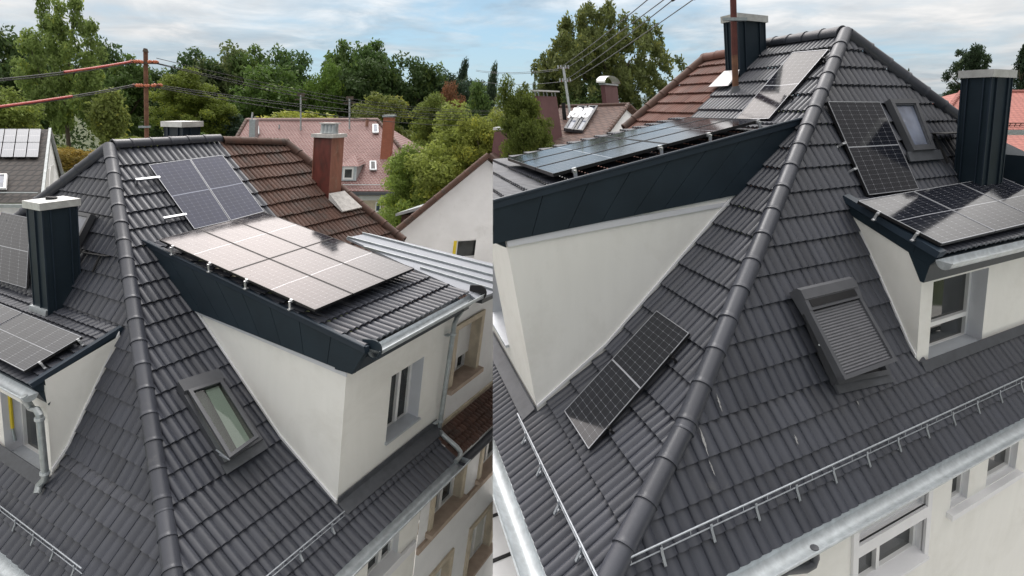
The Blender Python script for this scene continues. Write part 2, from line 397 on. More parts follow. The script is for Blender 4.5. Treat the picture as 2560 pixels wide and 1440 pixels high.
def leaf_mat(name):
    m, t, b = material(name)
    oi = N(t, 'ShaderNodeObjectInfo'); a = N(t, 'ShaderNodeAttribute'); a.attribute_name = 'rnd'
    k = ramp(t, a.outputs['Fac'], [(0.0, 0.62), (1.0, 1.38)])
    c = mix(t, 1.0, oi.outputs['Color'], k, 'MULTIPLY')
    yel = ramp(t, a.outputs['Fac'], [(0.80, 0.0), (1.0, 0.55)])
    c = mix(t, yel, c, mix(t, 1.0, oi.outputs['Color'], (2.0, 1.5, 0.7), 'MULTIPLY'))
    t.links.new(c, b.inputs['Base Color']); b.inputs['Roughness'].default_value = 0.6
    b.inputs['Specular IOR Level'].default_value = 0.2
    tl = N(t, 'ShaderNodeBsdfTranslucent'); t.links.new(c, tl.inputs[0])
    mx = N(t, 'ShaderNodeMixShader'); mx.inputs[0].default_value = 0.42
    t.links.new(b.outputs[0], mx.inputs[1]); t.links.new(tl.outputs[0], mx.inputs[2]); t.links.new(mx.outputs[0], t.nodes['Material Output'].inputs[0])
    return m
M['leaf'] = leaf_mat('leaf')
# ------------------------------------------------------------------ builders for roofs, walls, windows, panels
def coords(p, o, a, b):
    """coordinates of p in the (possibly oblique) basis a, b"""
    r = p - o; aa, ab, bb = a.dot(a), a.dot(b), b.dot(b); ra, rb = r.dot(a), r.dot(b); D = aa * bb - ab * ab
    return ((ra * bb - rb * ab) / D, (rb * aa - ra * ab) / D)
PROFILE = [(0.0, -.55), (.016, -.55), (.035, .18), (.08, .52), (.15, .84), (.24, 1.0), (.33, .86), (.41, .50), (.46, .14), (.50, -.10), (.54, .14), (.59, .50), (.67, .86), (.76, 1.0), (.85, .84), (.93, .50), (1.0, .10)]
def tiles(O, e, d, n, s0, s1, ts, w=0.33, tilt=0.034, lip=0.030, amp=0.030, jit=0.003, prof=PROFILE, skip=None):
    mb = MB(); rg = random.Random(int(abs(s0 * 97 + ts[0] * 13) * 100) + len(ts))
    np_ = len(prof)
    for k in range(len(ts) - 1):
        t0, t1 = ts[k], ts[k + 1]
        for c in range(math.floor(s0 / w), math.ceil(s1 / w)):
            if skip and skip(c * w + w / 2, (t0 + t1) / 2): continue
            rn = rg.random(); dj = rg.uniform(-jit, jit); dt = rg.uniform(-jit, jit)
            i = len(mb.v); rings = ([], [], [])
            for x, h in prof:
                q = O + e * ((c + x) * w)
                rings[0].append(q + d * (t0 - 0.02) + n * (h * amp - 0.012))
                rings[1].append(q + d * (t1 + dt) + n * (h * amp + tilt + dj))
                rings[2].append(q + d * (t1 + dt - 0.004) + n * (h * amp + tilt + dj - lip))
            for r_ in rings: mb.v += r_
            for j in range(np_ - 1):
                mb.f.append((i + j, i + np_ + j, i + np_ + j + 1, i + j + 1)); mb.r.append(rn)
                mb.f.append((i + np_ + j, i + 2 * np_ + j, i + 2 * np_ + j + 1, i + np_ + j + 1)); mb.r.append(rn)
    return mb
def caps(mb, P, Q, up, r=0.11, step=0.43, seg=12, first=0.0, lift=0.0):
    d = (Q - P); L = d.length; d.normalize(); up = (up - d * up.dot(d)).normalized(); sd = d.cross(up)
    t = first; rg = random.Random(int(L * 1000))
    while t < L:
        a, b = t - 0.03, min(t + step, L + 0.05)
        rn = rg.random(); r0, r1 = r * 0.95, r * 1.0; i = len(mb.v)
        wob = rg.uniform(-.004, .004)
        for tt, rr, up_ in ((a, r0, 0), (a + (b - a) * .86, r1 * .975, .004), (b - 0.03, r1 * 1.0, .006), (b - 0.022, r1 * 1.035, .006), (b, r1 * 1.035, .006), (b, r1 * .80, .006)):
            for j in range(seg + 1):
                an = R(-112 + 224 * j / seg)
                mb.v.append(P + d * tt + (up * (math.cos(an) * rr + up_ + lift) + sd * (math.sin(an) * rr + wob)))
        for k in range(5):
            for j in range(seg):
                q = i + k * (seg + 1) + j
                mb.f.append((q, q + 1, q + seg + 2, q + seg + 1)); mb.r.append(rn)
        t += step
    return mb
def wall_rect(mb, O, a, b, la, lb, holes, a_min=0.0, b_min=0.0):
    xs = sorted({a_min, la, *[h[0] for h in holes], *[h[1] for h in holes]}); ys = sorted({b_min, lb, *[h[2] for h in holes], *[h[3] for h in holes]})
    xs = [x for x in xs if a_min - 1e-6 <= x <= la + 1e-6]; ys = [y for y in ys if b_min - 1e-6 <= y <= lb + 1e-6]
    for x0, x1 in zip(xs, xs[1:]):
        for y0, y1 in zip(ys, ys[1:]):
            cx, cy = (x0 + x1) / 2, (y0 + y1) / 2
            if any(h[0] < cx < h[1] and h[2] < cy < h[3] for h in holes): continue
            mb.face([O + a * x0 + b * y0, O + a * x1 + b * y0, O + a * x1 + b * y1, O + a * x0 + b * y1])
def rect_px(pl, O, a, b, pts):
    """axis-aligned rectangle in (a, b) that best covers four sighted corners of plane pl"""
    c = [coords(pl.hit(*p), O, a, b) for p in pts]
    xs = sorted(q[0] for q in c); ys = sorted(q[1] for q in c)
    return ((xs[0] + xs[1]) / 2, (xs[2] + xs[3]) / 2, (ys[0] + ys[1]) / 2, (ys[2] + ys[3]) / 2)
def window(parent, O, a, b, inn, rect, depth=0.2, fw=0.07, mulls=(), transoms=(), pane='glass', frame='pvc', reveal='reveal', sill=None, sill_out=0.06, curtain=None, clips=(), skip_reveal=False, label=None):
    x0, x1, y0, y1 = rect
    P = lambda x, y, z: O + a * x + b * y + inn * z
    fr = MB(); z0, z1 = depth - 0.05, depth + 0.03
    def bar(ax0, ax1, ay0, ay1, zz0=z0, zz1=z1): fr.box(P(ax0, ay0, zz0), a * (ax1 - ax0), b * (ay1 - ay0), inn * (zz1 - zz0))
    bar(x0, x0 + fw, y0, y1); bar(x1 - fw, x1, y0, y1); bar(x0 + fw, x1 - fw, y0, y0 + fw); bar(x0 + fw, x1 - fw, y1 - fw, y1)
    for m in mulls:
        xm = x0 + (x1 - x0) * m; bar(xm - fw * .6, xm + fw * .6, y0 + fw, y1 - fw, z0 - 0.012, z1 - 0.002)
    for m in transoms:
        ym = y0 + (y1 - y0) * m; bar(x0 + fw, x1 - fw, ym - fw * .6, ym + fw * .6, z0 - 0.010, z1 - 0.004)
    w = fr.build('window', M[frame], parent, clips=clips)
    if label: w['label'] = label
    g = MB(); g.face([P(x0 + fw * .5, y0 + fw * .5, depth), P(x1 - fw * .5, y0 + fw * .5, depth), P(x1 - fw * .5, y1 - fw * .5, depth), P(x0 + fw * .5, y1 - fw * .5, depth)])
    g.build('pane', M[pane], w, clips=clips)
    if pane == 'clear' or curtain:
        c = MB(); n = 24
        for k in range(n):
            f0, f1 = k / n, (k + 1) / n; zz = lambda k: depth + 0.10 + 0.025 * math.sin(k * 2.1)
            c.face([P(x0 + (x1 - x0) * f0, y0, zz(k)), P(x0 + (x1 - x0) * f1, y0, zz(k + 1)), P(x0 + (x1 - x0) * f1, y1, zz(k + 1)), P(x0 + (x1 - x0) * f0, y1, zz(k))])
        c.build('curtain', M[curtain or 'curtain_dark'], w, clips=clips)
    if not skip_reveal:
        rv = MB(); dd = depth - 0.05
        rv.face([P(x0, y0, 0), P(x0, y1, 0), P(x0, y1, dd), P(x0, y0, dd)]); rv.face([P(x1, y0, 0), P(x1, y1, 0), P(x1, y1, dd), P(x1, y0, dd)])
        rv.face([P(x0, y1, 0), P(x1, y1, 0), P(x1, y1, dd), P(x0, y1, dd)]); rv.face([P(x0, y0, 0), P(x1, y0, 0), P(x1, y0, dd), P(x0, y0, dd)])
        rv.build('reveal', M[reveal], w, clips=clips)
    if sill:
        s = MB(); dz = depth - 0.05
        s.hexa([P(x0 - .03, y0 + .012, -sill_out), P(x1 + .03, y0 + .012, -sill_out), P(x1 + .0, y0 + .05, dz), P(x0 - .0, y0 + .05, dz),
                P(x0 - .03, y0 - .028, -sill_out), P(x1 + .03, y0 - .028, -sill_out), P(x1 + .0, y0 + .01, dz), P(x0 - .0, y0 + .01, dz)])
        s.build('sill', M[sill], w, clips=clips)
    return w
def half_pipe(mb, P, Q, up, out, r=0.07, th=0.006, seg=10, end_cap=True):
    """open gutter from P to Q, its rims in the plane of 'out', belly along -up"""
    d = (Q - P); n0 = len(mb.v)
    for base in (P, Q):
        for rr in (r, r - th):
            for j in range(seg + 1):
                an = math.pi * j / seg
                mb.v.append(base + out * (math.cos(an) * rr) - up * (math.sin(an) * rr))
    k = seg + 1
    for j in range(seg):
        for a0, b0 in ((0, 2 * k), (k, 3 * k)):
            mb.f.append((n0 + a0 + j, n0 + a0 + j + 1, n0 + b0 + j + 1, n0 + b0 + j)); mb.r.append(.5)
    if end_cap:
        mb.f.append(tuple(n0 + j for j in range(k))); mb.r.append(.5)
        mb.f.append(tuple(n0 + 2 * k + j for j in reversed(range(k)))); mb.r.append(.5)
    mb.tube([P + out * (r + .004), Q + out * (r + .004)], 0.011, 6)
    return mb
def panel(pts, n, label, group, mat='solar', lip='alu', thick=0.035, fw=0.010, clamps=(), rails=(), lipset=(1, 1, 1, 1), ck=.65, cm='alu', stand=.115):
    if lip == 'alu': lip = 'panel_edge'
    TL, TR, BR, BL = pts
    org = (BL + BR) / 2
    t = thing('solar_panel', label, 'solar panel', org, group)
    b = MB(); b.hexa([BL, BR, TR, TL, BL - n * thick, BR - n * thick, TR - n * thick, TL - n * thick])
    b.build('frame', M['black_frame'], t)
    ux, uy = (BR - BL).normalized(), (TL - BL).normalized()
    l = MB()
    def strip(p, q, inw):
        l.hexa([p, q, q + inw * fw, p + inw * fw, p + n * .006, q + n * .006, q + inw * fw + n * .006, p + inw * fw + n * .006])
    for on, (p, q, i) in zip(lipset, ((TL, TR, -uy), (TR, BR, -ux), (BR, BL, uy), (BL, TL, ux))):
        if on: strip(p + n * .001, q + n * .001, i)
    if l.v: l.build('frame_edge', M[lip], t)
    g = MB(); q = n * .003
    g.face([BL + q, BR + q, TR + q, TL + q], uv=[(0, 0), (1, 0), (1, 1), (0, 1)])
    g.build('glass', M[mat], t)
    for side, f in clamps:
        p = (BL + (TL - BL) * f) if side == 'L' else (BR + (TR - BR) * f) if side == 'R' else (BL + (BR - BL) * f)
        s = -ux if side == 'L' else ux if side == 'R' else -uy
        c = MB(); o = p + s * .004
        c.box(o - uy * .03 * ck - n * .035, s * .035 * ck, uy * .06 * ck, n * .05); c.box(o - uy * .03 * ck - n * stand + s * .05 * ck, s * .02 * ck, uy * .05 * ck, n * (stand - .025))
        c.box(o - uy * .035 * ck - n * stand, s * .10 * ck, uy * .06 * ck, n * .015); c.box(o - uy * .02 * ck - n * .02, s * .085 * ck, uy * .03 * ck, n * .014)
        c.build('clamp', M[cm], t)
    for p, q in rails:
        c = MB(); dd = (q - p).normalized(); c.box(p - uy * .02 - n * .03, (q - p), uy * .045, n * .042); c.box(p - uy * .02 - n * .10, dd * .05, uy * .03, n * .08)
        c.build('mounting_rail', M['alu'], t)
    return t
def quad_grid(c4, nu, nv, gap=0.018):
    """split a quad (TL,TR,BR,BL) into nu x nv panels with gaps; yields (i, j, four corners)"""
    TL, TR, BR, BL = c4
    W = ((TR - TL).length + (BR - BL).length) / 2 / nu; Hh = ((TL - BL).length + (TR - BR).length) / 2 / nv
    gu, gv = gap / W / nu / 2, gap / Hh / nv / 2
    def pt(u, v): return (BL * (1 - u) + BR * u) * (1 - v) + (TL * (1 - u) + TR * u) * v
    for j in range(nv):
        for i in range(nu):
            u0, u1, v0, v1 = i / nu + gu, (i + 1) / nu - gu, j / nv + gv, (j + 1) / nv - gv
            yield i, j, (pt(u0, v1), pt(u1, v1), pt(u1, v0), pt(u0, v0))
def chimney(parent, P, ea, eb, u, la, lb, h, mat='navy', seam_mat='navy_edge', cap=None, seams=(3, 3), cap_over=0.06, cap_h=0.10, base=None, name='chimney', hole=False, down=0.8):
    """box with standing seams; P is the near bottom corner, ea and eb run along its two visible faces"""
    b = MB(); b.box(P - u * down, ea * la, eb * lb, u * (h + down))
    c = b.build(name, M[mat], parent)
    s = MB()
    for (e, l, nrm, ns) in ((ea, la, -eb, seams[0]), (eb, lb, -ea, seams[1])):
        for k in range(ns):
            x = l * (k + 0.5) / ns + (0.06 if k % 2 else -0.06) * l / ns
            s.box(P + e * (x - .009) - u * down + nrm * .001, e * .018, nrm * .026, u * (h + down))
    for p in (P, P + ea * la, P + eb * lb): s.box(p - ea * .012 - eb * .012 - u * down, ea * .024, eb * .024, u * (h + down))
    if s.v: s.build('standing_seam', M[seam_mat], c)
    if cap:
        k = MB(); o = cap_over; T = P + u * (h + cap_h * .75) - ea * o - eb * o
        k.box(T - u * cap_h * .75, ea * (la + 2 * o), eb * (lb + 2 * o), u * cap_h * .75)
        mid = P + u * (h + cap_h * .82) + ea * la / 2 + eb * lb / 2
        cs = [T, T + ea * (la + 2 * o), T + ea * (la + 2 * o) + eb * (lb + 2 * o), T + eb * (lb + 2 * o)]
        for q in range(4): k.face([cs[q], cs[(q + 1) % 4], mid])
        k.build('cap', M[cap], c)
        if hole:
            f = MB(); f.tube([mid - u * .02, mid + u * .035], .085, 16); f.build('flue_opening', M['dark'], c)
    return c
def chimney_px(parent, P, ea, eb, u, pa, pb, ptop, **kw):
    """sizes sighted in the photo: pa / pb pixels on the far bottom ends of the two faces, ptop on the near edge's top"""
    la = abs(coords(Pl(P, ea, u).hit(*pa), P, ea, u)[0]); lb = abs(coords(Pl(P, eb, u).hit(*pb), P, eb, u)[0])
    h = coords(Pl(P, ea, u).hit(*ptop), P, ea, u)[1]
    return chimney(parent, P, ea, eb, u, la, lb, h, **kw)
def snow_guard(parent, P, Q, n, up_slope, clips=(), hgt=0.20):
    g = MB(); d = (Q - P); L = d.length; d.normalize()
    g.tube([P + n * hgt, Q + n * hgt], 0.010, 8); g.tube([P + n * .115, Q + n * .115], 0.007, 6)
    t = 0.03
    while t < L:
        g.box(P + d * t + n * .115 - up_slope * .004, d * .007, up_slope * .006, n * (hgt - .115)); t += 0.34
    o = g.build('snow_guard', M['steel'], parent, clips=clips)
    t = 0.35
    while t < L:
        b = MB(); q = P + d * t
        b.box(q + n * .0 - up_slope * .02, d * .03, up_slope * .012, n * (hgt - .03)); b.box(q + n * .05 - up_slope * .09, d * .03, up_slope * .08, n * .010)
        b.hexa([q + n * .05 - up_slope * .09, q + d * .03 + n * .05 - up_slope * .09, q + d * .03 + n * .11, q + n * .11, q + n * .062 - up_slope * .09, q + d * .03 + n * .062 - up_slope * .09, q + d * .03 + n * .125, q + n * .125])
        b.build('bracket', M['steel'], o, clips=clips)
        t += 0.6
    return o
def sheet(mb, pts, n, th=0.012): mb.prism(pts, n * th)
def bars(mb, loop, n, w, h, base=0.0):
    """a frame of bars along a quad loop (inset by w), height h above it"""
    c = sum(loop, V()) / len(loop); m = len(loop)
    inner = []
    for k in range(m):
        p = loop[k]; a = (loop[(k + 1) % m] - p).normalized(); b = (loop[k - 1] - p).normalized()
        inner.append(p + (a + b) * w)
    for k in range(m):
        l = (k + 1) % m
        mb.hexa([loop[k] + n * base, loop[l] + n * base, inner[l] + n * base, inner[k] + n * base, loop[k] + n * (base + h), loop[l] + n * (base + h), inner[l] + n * (base + h), inner[k] + n * (base + h)])
    return inner
# ------------------------------------------------------------------ the house seen from its first corner (left half)
def side_clip(p, d, n, keep):
    """clip plane through p holding d and n; keeps the side of point keep"""
    no = d.cross(n).normalized()
    if no.dot(keep - p) > 0: no = -no
    return (p, no)
def build_left():
    h = LF; e1, e2, u, A, B = h.e1, h.e2, h.u, h.A, h.B
    K = h.P0 + h.hip * (7.016 * 1.1)
    cheekA = Pl(A.hit(600, 946), e2, u); CbA = cheekA.hit(842, 1264); KcA = cheekA.meet(K, e1)
    cheekB = Pl(B.hit(255, 948), e1, u); CbB = cheekB.hit(130, 1191); KcB = cheekB.meet(K, e2)
    dKa = (CbA - KcA).normalized(); dKb = (CbB - KcB).normalized()
    KA = Pl(K, e1, dKa); KB = Pl(K, e2, dKb)
    hk = KA.n.cross(KB.n).normalized(); hk = -hk if hk.z > 0 else hk
    dA, dB = -h.dA, -h.dB
    house = thing('hipped_house', 'dark tiled hipped house with an open glazed roof window and six-panel dormer facing right', 'house', V((h.P0.x - 1.5, h.P0.y, 0)))
    # roof slopes
    wA, wB_, wD = 0.267, 0.39, 0.25
    tA = [0] + [(.119 + .4057 * k) * 1.1 * .9656 for k in range(1, 18)]
    TA = KcA  # along the slope the break sits at the same t everywhere
    tk = tA[-1]
    nbr_p = A.hit(557, 368)
    c_hipA = side_clip(h.P0, h.hip, A.n + B.n, A.hit(500, 600)); c_hipB = side_clip(h.P0, h.hip, A.n + B.n, B.hit(200, 600))
    c_nbr = side_clip(nbr_p, dA, A.n, A.hit(400, 500))
    # no tiles where a dormer stands over the slope
    Qs = A.hit(362, 607); Es = Pl(Qs, e2, u).hit(908, 872); Ds = Pl(Qs, e1, (Es - Qs).normalized())
    QBs = B.hit(309, 822); EBs = Pl(QBs, e1, u).hit(79, 967); DBs = Pl(QBs, e2, (EBs - QBs).normalized())
    def inA(p): return (p - CbA).dot(cheekA.n) < -.2 and (p - CbA).dot(Pl(CbA, e1, u).n) < .05 and (p - Qs).dot(Ds.n) < -.15 and coords(p, CbA, e1, e2)[0] > 0
    def inB(p): return (p - CbB).dot(cheekB.n) < -.2 and (p - CbB).dot(Pl(CbB, e2, u).n) < .05 and (p - QBs).dot(DBs.n) < -.15
    m = tiles(h.P0, e1, dA, A.n, -4.5, 8.5, tA, wA, amp=.030, tilt=.030, skip=lambda s, t: inA(h.P0 + e1 * s + dA * t))
    roof = m.build('roof_slope', M['tile'], house, clips=(c_hipA, c_nbr), smooth=True)
    back = B.hit(0, 588)
    c_back = side_clip(h.P0, back - h.P0, B.n, B.hit(200, 700))
    tB = [(.42 + .4765 * k) * 1.1 * .66258 for k in range(0, 15)]; tB = [0] + tB
    tB = [t * (7.016 * 1.1 * .66258) / tB[-1] for t in tB]
    m = tiles(h.P0, e2, dB, B.n, -8.5, 9, tB, wB_, amp=.024, tilt=.030, skip=lambda s, t: inB(h.P0 + e2 * s + dB * t))
    roofB = m.build('roof_slope', M['tile'], house, clips=(c_hipB, c_back), smooth=True)
    c_hkA = side_clip(K, hk, KA.n + KB.n, KA.hit(700, 1300)); c_hkB = side_clip(K, hk, KA.n + KB.n, KB.hit(100, 1300))
    # eave position of the lower, flatter courses
    def tkick(pl, px, e, d): return coords(pl.hit(*px), K, e, d)[1]
    nA = tkick(KA, (985, 1300), e1, dKa); nB = tkick(KB, (40, 1405), e2, dKb)
    stA = (tA[-1] - tA[-2]); stB = tB[-1] - tB[-2]
    ca = max(3, round(nA / stA)); cb = max(2, round(nB / stB))
    endA = side_clip(KA.hit(1143, 1150), dKa, KA.n, KA.hit(900, 1300))
    m = tiles(K, e1, dKa, KA.n, -6, 11, [nA * k / ca for k in range(ca + 1)], wA, amp=.027, tilt=.030, skip=lambda s, t: inA(K + e1 * s + dKa * t))
    m.build('roof_slope', M['tile'], house, clips=(c_hkA, endA), smooth=True)
    m = tiles(K, e2, dKb, KB.n, -6, 8, [0, .176, .527, .878, 1.22, nB], wB_, amp=.024, tilt=.030, skip=lambda s, t: inB(K + e2 * s + dKb * t))
    m.build('roof_slope', M['tile'], house, clips=(c_hkB,), smooth=True)
    mb = MB()
    up = (A.n + B.n).normalized()
    caps(mb, h.P0 + up * .01, K, up, 0.118, 0.446, lift=.035)
    caps(mb, K, K + hk * 3.0, (KA.n + KB.n).normalized(), 0.118, 0.446, lift=.035)
    mb.build('hip_caps', M['tile'], roof, smooth=True)
    mb = MB(); caps(mb, A.hit(549, 352), A.hit(290, 368), u, 0.118, 0.40, lift=.04)
    mb.build('ridge_caps', M['tile'], roof, smooth=True)
    mb = MB(); caps(mb, h.P0, back + (back - h.P0) * .2, (B.n + u).normalized(), 0.118, 0.446, lift=.035)
    mb.build('hip_caps', M['tile'], roofB, smooth=True)
    # back slopes close the roof
    mb = MB(); r2 = A.hit(553, 357)
    dn_back = (e2 * 1.0 - u * .8).normalized()
    mb.face([h.P0 + u * -.03, r2 - u * .03, r2 + dn_back * 6, h.P0 + dn_back * 6 - e1 * 0]); mb.face([h.P0 - u * .03, h.P0 + dn_back * 6, back + (back - h.P0) * .4 - u * .05])
    mb.build('back_slope', M['anthracite'], roof)

    # ---- dormer on the right-hand slope
    Q = A.hit(362, 607)
    fpl = Pl(Q, e2, u)                         # plane of its verge board
    E = fpl.hit(908, 872); dD = (E - Q).normalized()
    D = Pl(Q, e1, dD)
    endD = side_clip(D.hit(1168, 731), dD, D.n, D.hit(800, 650))
    keepD = side_clip(Q, dD, D.n, D.hit(800, 650))
    LD = (E - Q).length
    nrow = 12
    c_r = (A.q, -A.n)                           # keep what stands above the main slope
    m = tiles(Q, e1, dD, D.n, -0.5, 9, [LD * k / nrow for k in range(nrow + 1)], wD, amp=.030, tilt=.030)
    dr = m.build('dormer_roof', M['tile'], house, clips=(keepD, endD, c_r), smooth=True)
    front = Pl(CbA, e1, u)
    # walls
    top = CbA + u * coords(cheekA.hit(866, 905), CbA, e1, u)[1]; topin = cheekA.hit(470, 745)
    mb = MB(); mb.face([CbA - u * .4, KcA - u * .4, A.meet(cheekA.hit(500, 797), -u) - u * .3, topin, top])
    Rr = front.hit(1092, 1065); LW = coords(Rr, CbA, e1, u)[0] + .25; HW = coords(top, CbA, e1, u)[1]
    w1 = rect_px(front, CbA, e1, u, ((980, 937), (1060, 895), (1044, 1052), (964, 1100)))
    wall_rect(mb, CbA, e1, u, LW, HW, [w1], b_min=-.35)
    mb.build('dormer_wall', M['render'], house)
    win = window(house, CbA, e1, u, e2, w1, 0.30, 0.055, mulls=(0.60,), pane='glass', sill='sill', sill_out=.05, curtain='curtain', reveal='reveal')
    # plaster band below the eaves
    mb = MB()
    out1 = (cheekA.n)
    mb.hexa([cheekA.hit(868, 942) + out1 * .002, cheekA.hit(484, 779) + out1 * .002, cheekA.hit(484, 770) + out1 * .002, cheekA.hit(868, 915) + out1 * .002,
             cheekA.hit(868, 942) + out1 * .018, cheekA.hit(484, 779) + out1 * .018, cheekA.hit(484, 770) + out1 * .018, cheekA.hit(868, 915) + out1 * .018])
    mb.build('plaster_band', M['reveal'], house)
    # verge cassettes
    bl, br_ = fpl.hit(462, 768), fpl.hit(880, 936)
    tl, tr = Q - D.n * .02, E + dD * .05 - D.n * .02
    no = cheekA.n; mb = MB(); n = 8
    for k in range(n):
        f0, f1 = k / n + .0012, (k + 1) / n - .0012
        p = [tl.lerp(tr, f0), tl.lerp(tr, f1), bl.lerp(br_, f1), bl.lerp(br_, f0)]
        mb.hexa([*p, *[q - no * .08 for q in p]])
    vg = mb.build('verge_board', M['navy'], house)
    mb = MB(); t2, b2 = Q + D.n * .05 + no * .025, E + dD * .05 + D.n * .05 + no * .025
    mb.hexa([t2, b2, b2 - no * .10, t2 - no * .10, t2 - D.n * .10, b2 - D.n * .10, b2 - no * .10 - D.n * .1, t2 - no * .10 - D.n * .1])
    mb.tube([t2 + D.n * .0, b2 + D.n * .0], 0.022, 8)
    mb.build('verge_trim', M['navy_edge'], vg)
    # front board and soffit under the gutter, rounded end piece
    fe = Pl(E + dD * .02, e1, u)
    f_lo = fe.meet(br_, dD * 1.0) if False else Pl(br_, e1, u).hit(882, 937)
    far = Pl(br_, e1, u).hit(1172, 766)
    mb = MB(); rise = u * .16
    mb.hexa([br_, br_ + e1 * (far - br_).dot(e1) , br_ + e1 * (far - br_).dot(e1) + rise - dD * 0, br_ + rise,
             br_ + e2 * .35, br_ + e1 * (far - br_).dot(e1) + e2 * .35, br_ + e1 * (far - br_).dot(e1) + rise + e2 * .35, br_ + rise + e2 * .35])
    mb.build('eaves_board', M['navy'], house)
    # gutter
    g0 = E + dD * .0 - e2 * .10 - u * .035 + e1 * .10; gl = coords(Pl(E, e1, u).hit(1186, 742), E, e1, u)[0] - coords(Pl(E, e1, u).hit(920, 890), E, e1, u)[0]
    mb = MB(); half_pipe(mb, g0 + e1 * .0, g0 + e1 * gl, u, -e2, 0.12)
    gut = mb.build('gutter', M['zinc'], house, smooth=True)
    mb = MB(); lp = []
    cen = g0 - e2 * .0
    for j in range(15):
        a = math.pi * (-0.55 + 1.35 * j / 14); lp.append(cen - e2 * (math.cos(a) * .15) + u * (math.sin(a) * .15 - .0) * -1)
    lp += [cen + e2 * .22 - u * .28, cen + e2 * .22 + u * .12]
    mb.prism(lp, e1 * .025); mb.build('gutter_end', M['navy'], gut)
    mb = MB(); mb.prism([q + e1 * gl for q in lp], e1 * .03); mb.build('gutter_end', M['dark'], gut)
    # downpipe from the dormer gutter over the lower courses
    fp = front.off(.11)
    p = [g0 + e1 * (gl - .25) - u * .09, fp.hit(1157, 772) , fp.hit(1142, 795), fp.hit(1136, 810), fp.hit(1100, 1060), fp.hit(1098, 1076)]
    kp = KA.off(.13); p += [kp.hit(1108, 1088), kp.hit(1142, 1118), kp.hit(1151, 1130), kp.hit(1150, 1143), kp.hit(1139, 1154)]
    mb = MB(); mb.tube(p, 0.048, 12); dp = mb.build('downpipe', M['zinc_dull'], house, smooth=True)
    for px in ((1133, 835), (1101, 1052)):
        mb = MB(); q = fp.hit(*px); mb.tube([q - u * .02, q + u * .02], 0.062, 12); mb.box(q - e1 * .16, e1 * .12, e2 * .1, u * .012); mb.build('pipe_bracket', M['zinc'], dp)
    # flashing strips
    mb = MB(); a0, a1 = CbA - e1 * .0 + KA.n * .05, CbA + e1 * (LW - .32) + KA.n * .05
    mb.hexa([a0, a1, a1 + dKa * .24, a0 + dKa * .24, a0 + KA.n * .02, a1 + KA.n * .02, a1 + dKa * .24 + KA.n * .012, a0 + dKa * .24 + KA.n * .012])
    mb.hexa([a0 - e2 * .0, a1, a1 + u * .12, a0 + u * .12, a0 - e2 * .02, a1 - e2 * .02, a1 + u * .12 - e2 * .02, a0 + u * .12 - e2 * .02])
    mb.build('flashing', M['lead'], house)
    mb = MB(); up0 = A.meet(cheekA.hit(486, 782), A.n)
    for s0, s1 in ((up0, KcA), (KcA, CbA)):
        q0, q1 = s0 + cheekA.n * .004 + u * .055, s1 + cheekA.n * .004 + u * .055
        mb.hexa([q0, q1, q1 + cheekA.n * .025, q0 + cheekA.n * .025, q0 + u * .05, q1 + u * .05, q1 + cheekA.n * .025 + u * .05, q0 + cheekA.n * .025 + u * .05])
    mb.build('wall_flashing', M['white_trim'], house)
    # panels on this dormer: three by two
    Dp = D.off(.24)
    c4 = [Dp.hit(660, 530), Dp.hit(1037, 671), Dp.hit(787, 776), Dp.hit(396, 599)]
    # order as seen from the eave: top-left, top-right, bottom-right, bottom-left
    TL, TR, BR, BL = c4[3], c4[0], c4[1], c4[2]
    rowname = ('lower', 'upper'); colname = ('nearest the navy verge', 'in the middle column', 'nearest the pale sheet roof')
    for i, j, q in quad_grid((TL, TR, BR, BL), 3, 2):
        cl = [('L', .25), ('L', .78)] if i == 0 else []
        panel(q, D.n, '%s row bright panel on the big right-facing dormer, %s' % (rowname[j], colname[i]), 'solar panels on the big dormer of the left house', 'solar', lip='black_frame', clamps=cl, ck=.8, stand=.15)
    # two blue panels near the ridge
    Ap = A.off(.13)
    q1 = [Ap.hit(*p) for p in ((372, 412), (474, 398), (575, 552), (486, 573))]; q2 = [Ap.hit(*p) for p in ((475.5, 398), (556, 388), (660, 529), (577, 551.5))]
    TLq, TRq, BRq, BLq = q1
    ry = lambda f: BLq + (TLq - BLq) * f
    rails = [(ry(.80) - e1 * .42, ry(.80) + e1 * .05), (ry(.22) - e1 * .40, ry(.22) + e1 * .05)]
    panel(q1, A.n, 'blue panel below the ridge with two white rail ends poking out on its left', 'blue solar panels below the ridge', 'solar_blue', lip='alu', fw=.010, rails=rails)
    panel(q2, A.n, 'blue panel below the ridge right beside the brown tiles', 'blue solar panels below the ridge', 'solar_blue', lip='alu', fw=.012)

    # ---- open roof window on the right slope
    W0 = [(440, 972), (541, 940), (652, 1106), (556, 1166)]
    An = A.off(.05); lo = [An.hit(*p) for p in W0]
    mb = MB(); bars(mb, lo, A.n, .06, .13)
    mb.hexa([lo[0] + A.n * .13, lo[1] + A.n * .13, lo[1] + A.n * .13 + dA * .22, lo[0] + A.n * .13 + dA * .22, lo[0] + A.n * .20 - dA * .03, lo[1] + A.n * .20 - dA * .03, lo[1] + A.n * .20 + dA * .19, lo[0] + A.n * .20 + dA * .19])
    rw = mb.build('roof_window', M['anthracite'], house)
    mb = MB(); i_ = [lo[0].lerp(lo[2], .06), lo[1].lerp(lo[3], .06), lo[2].lerp(lo[0], .06), lo[3].lerp(lo[1], .06)]
    mb.face([q + A.n * .07 for q in i_]); mb.build('shaft', M['curtain_dark'], rw)
    # sash hinged at the top, its foot pushed outwards
    tl_, tr_ = lo[0].lerp(lo[1], .09) + A.n * .15 + dA * .20, lo[1].lerp(lo[0], .07) + A.n * .15 + dA * .20
    so = Pl(tl_, e1, (lo[3] + A.n * .42) - tl_)
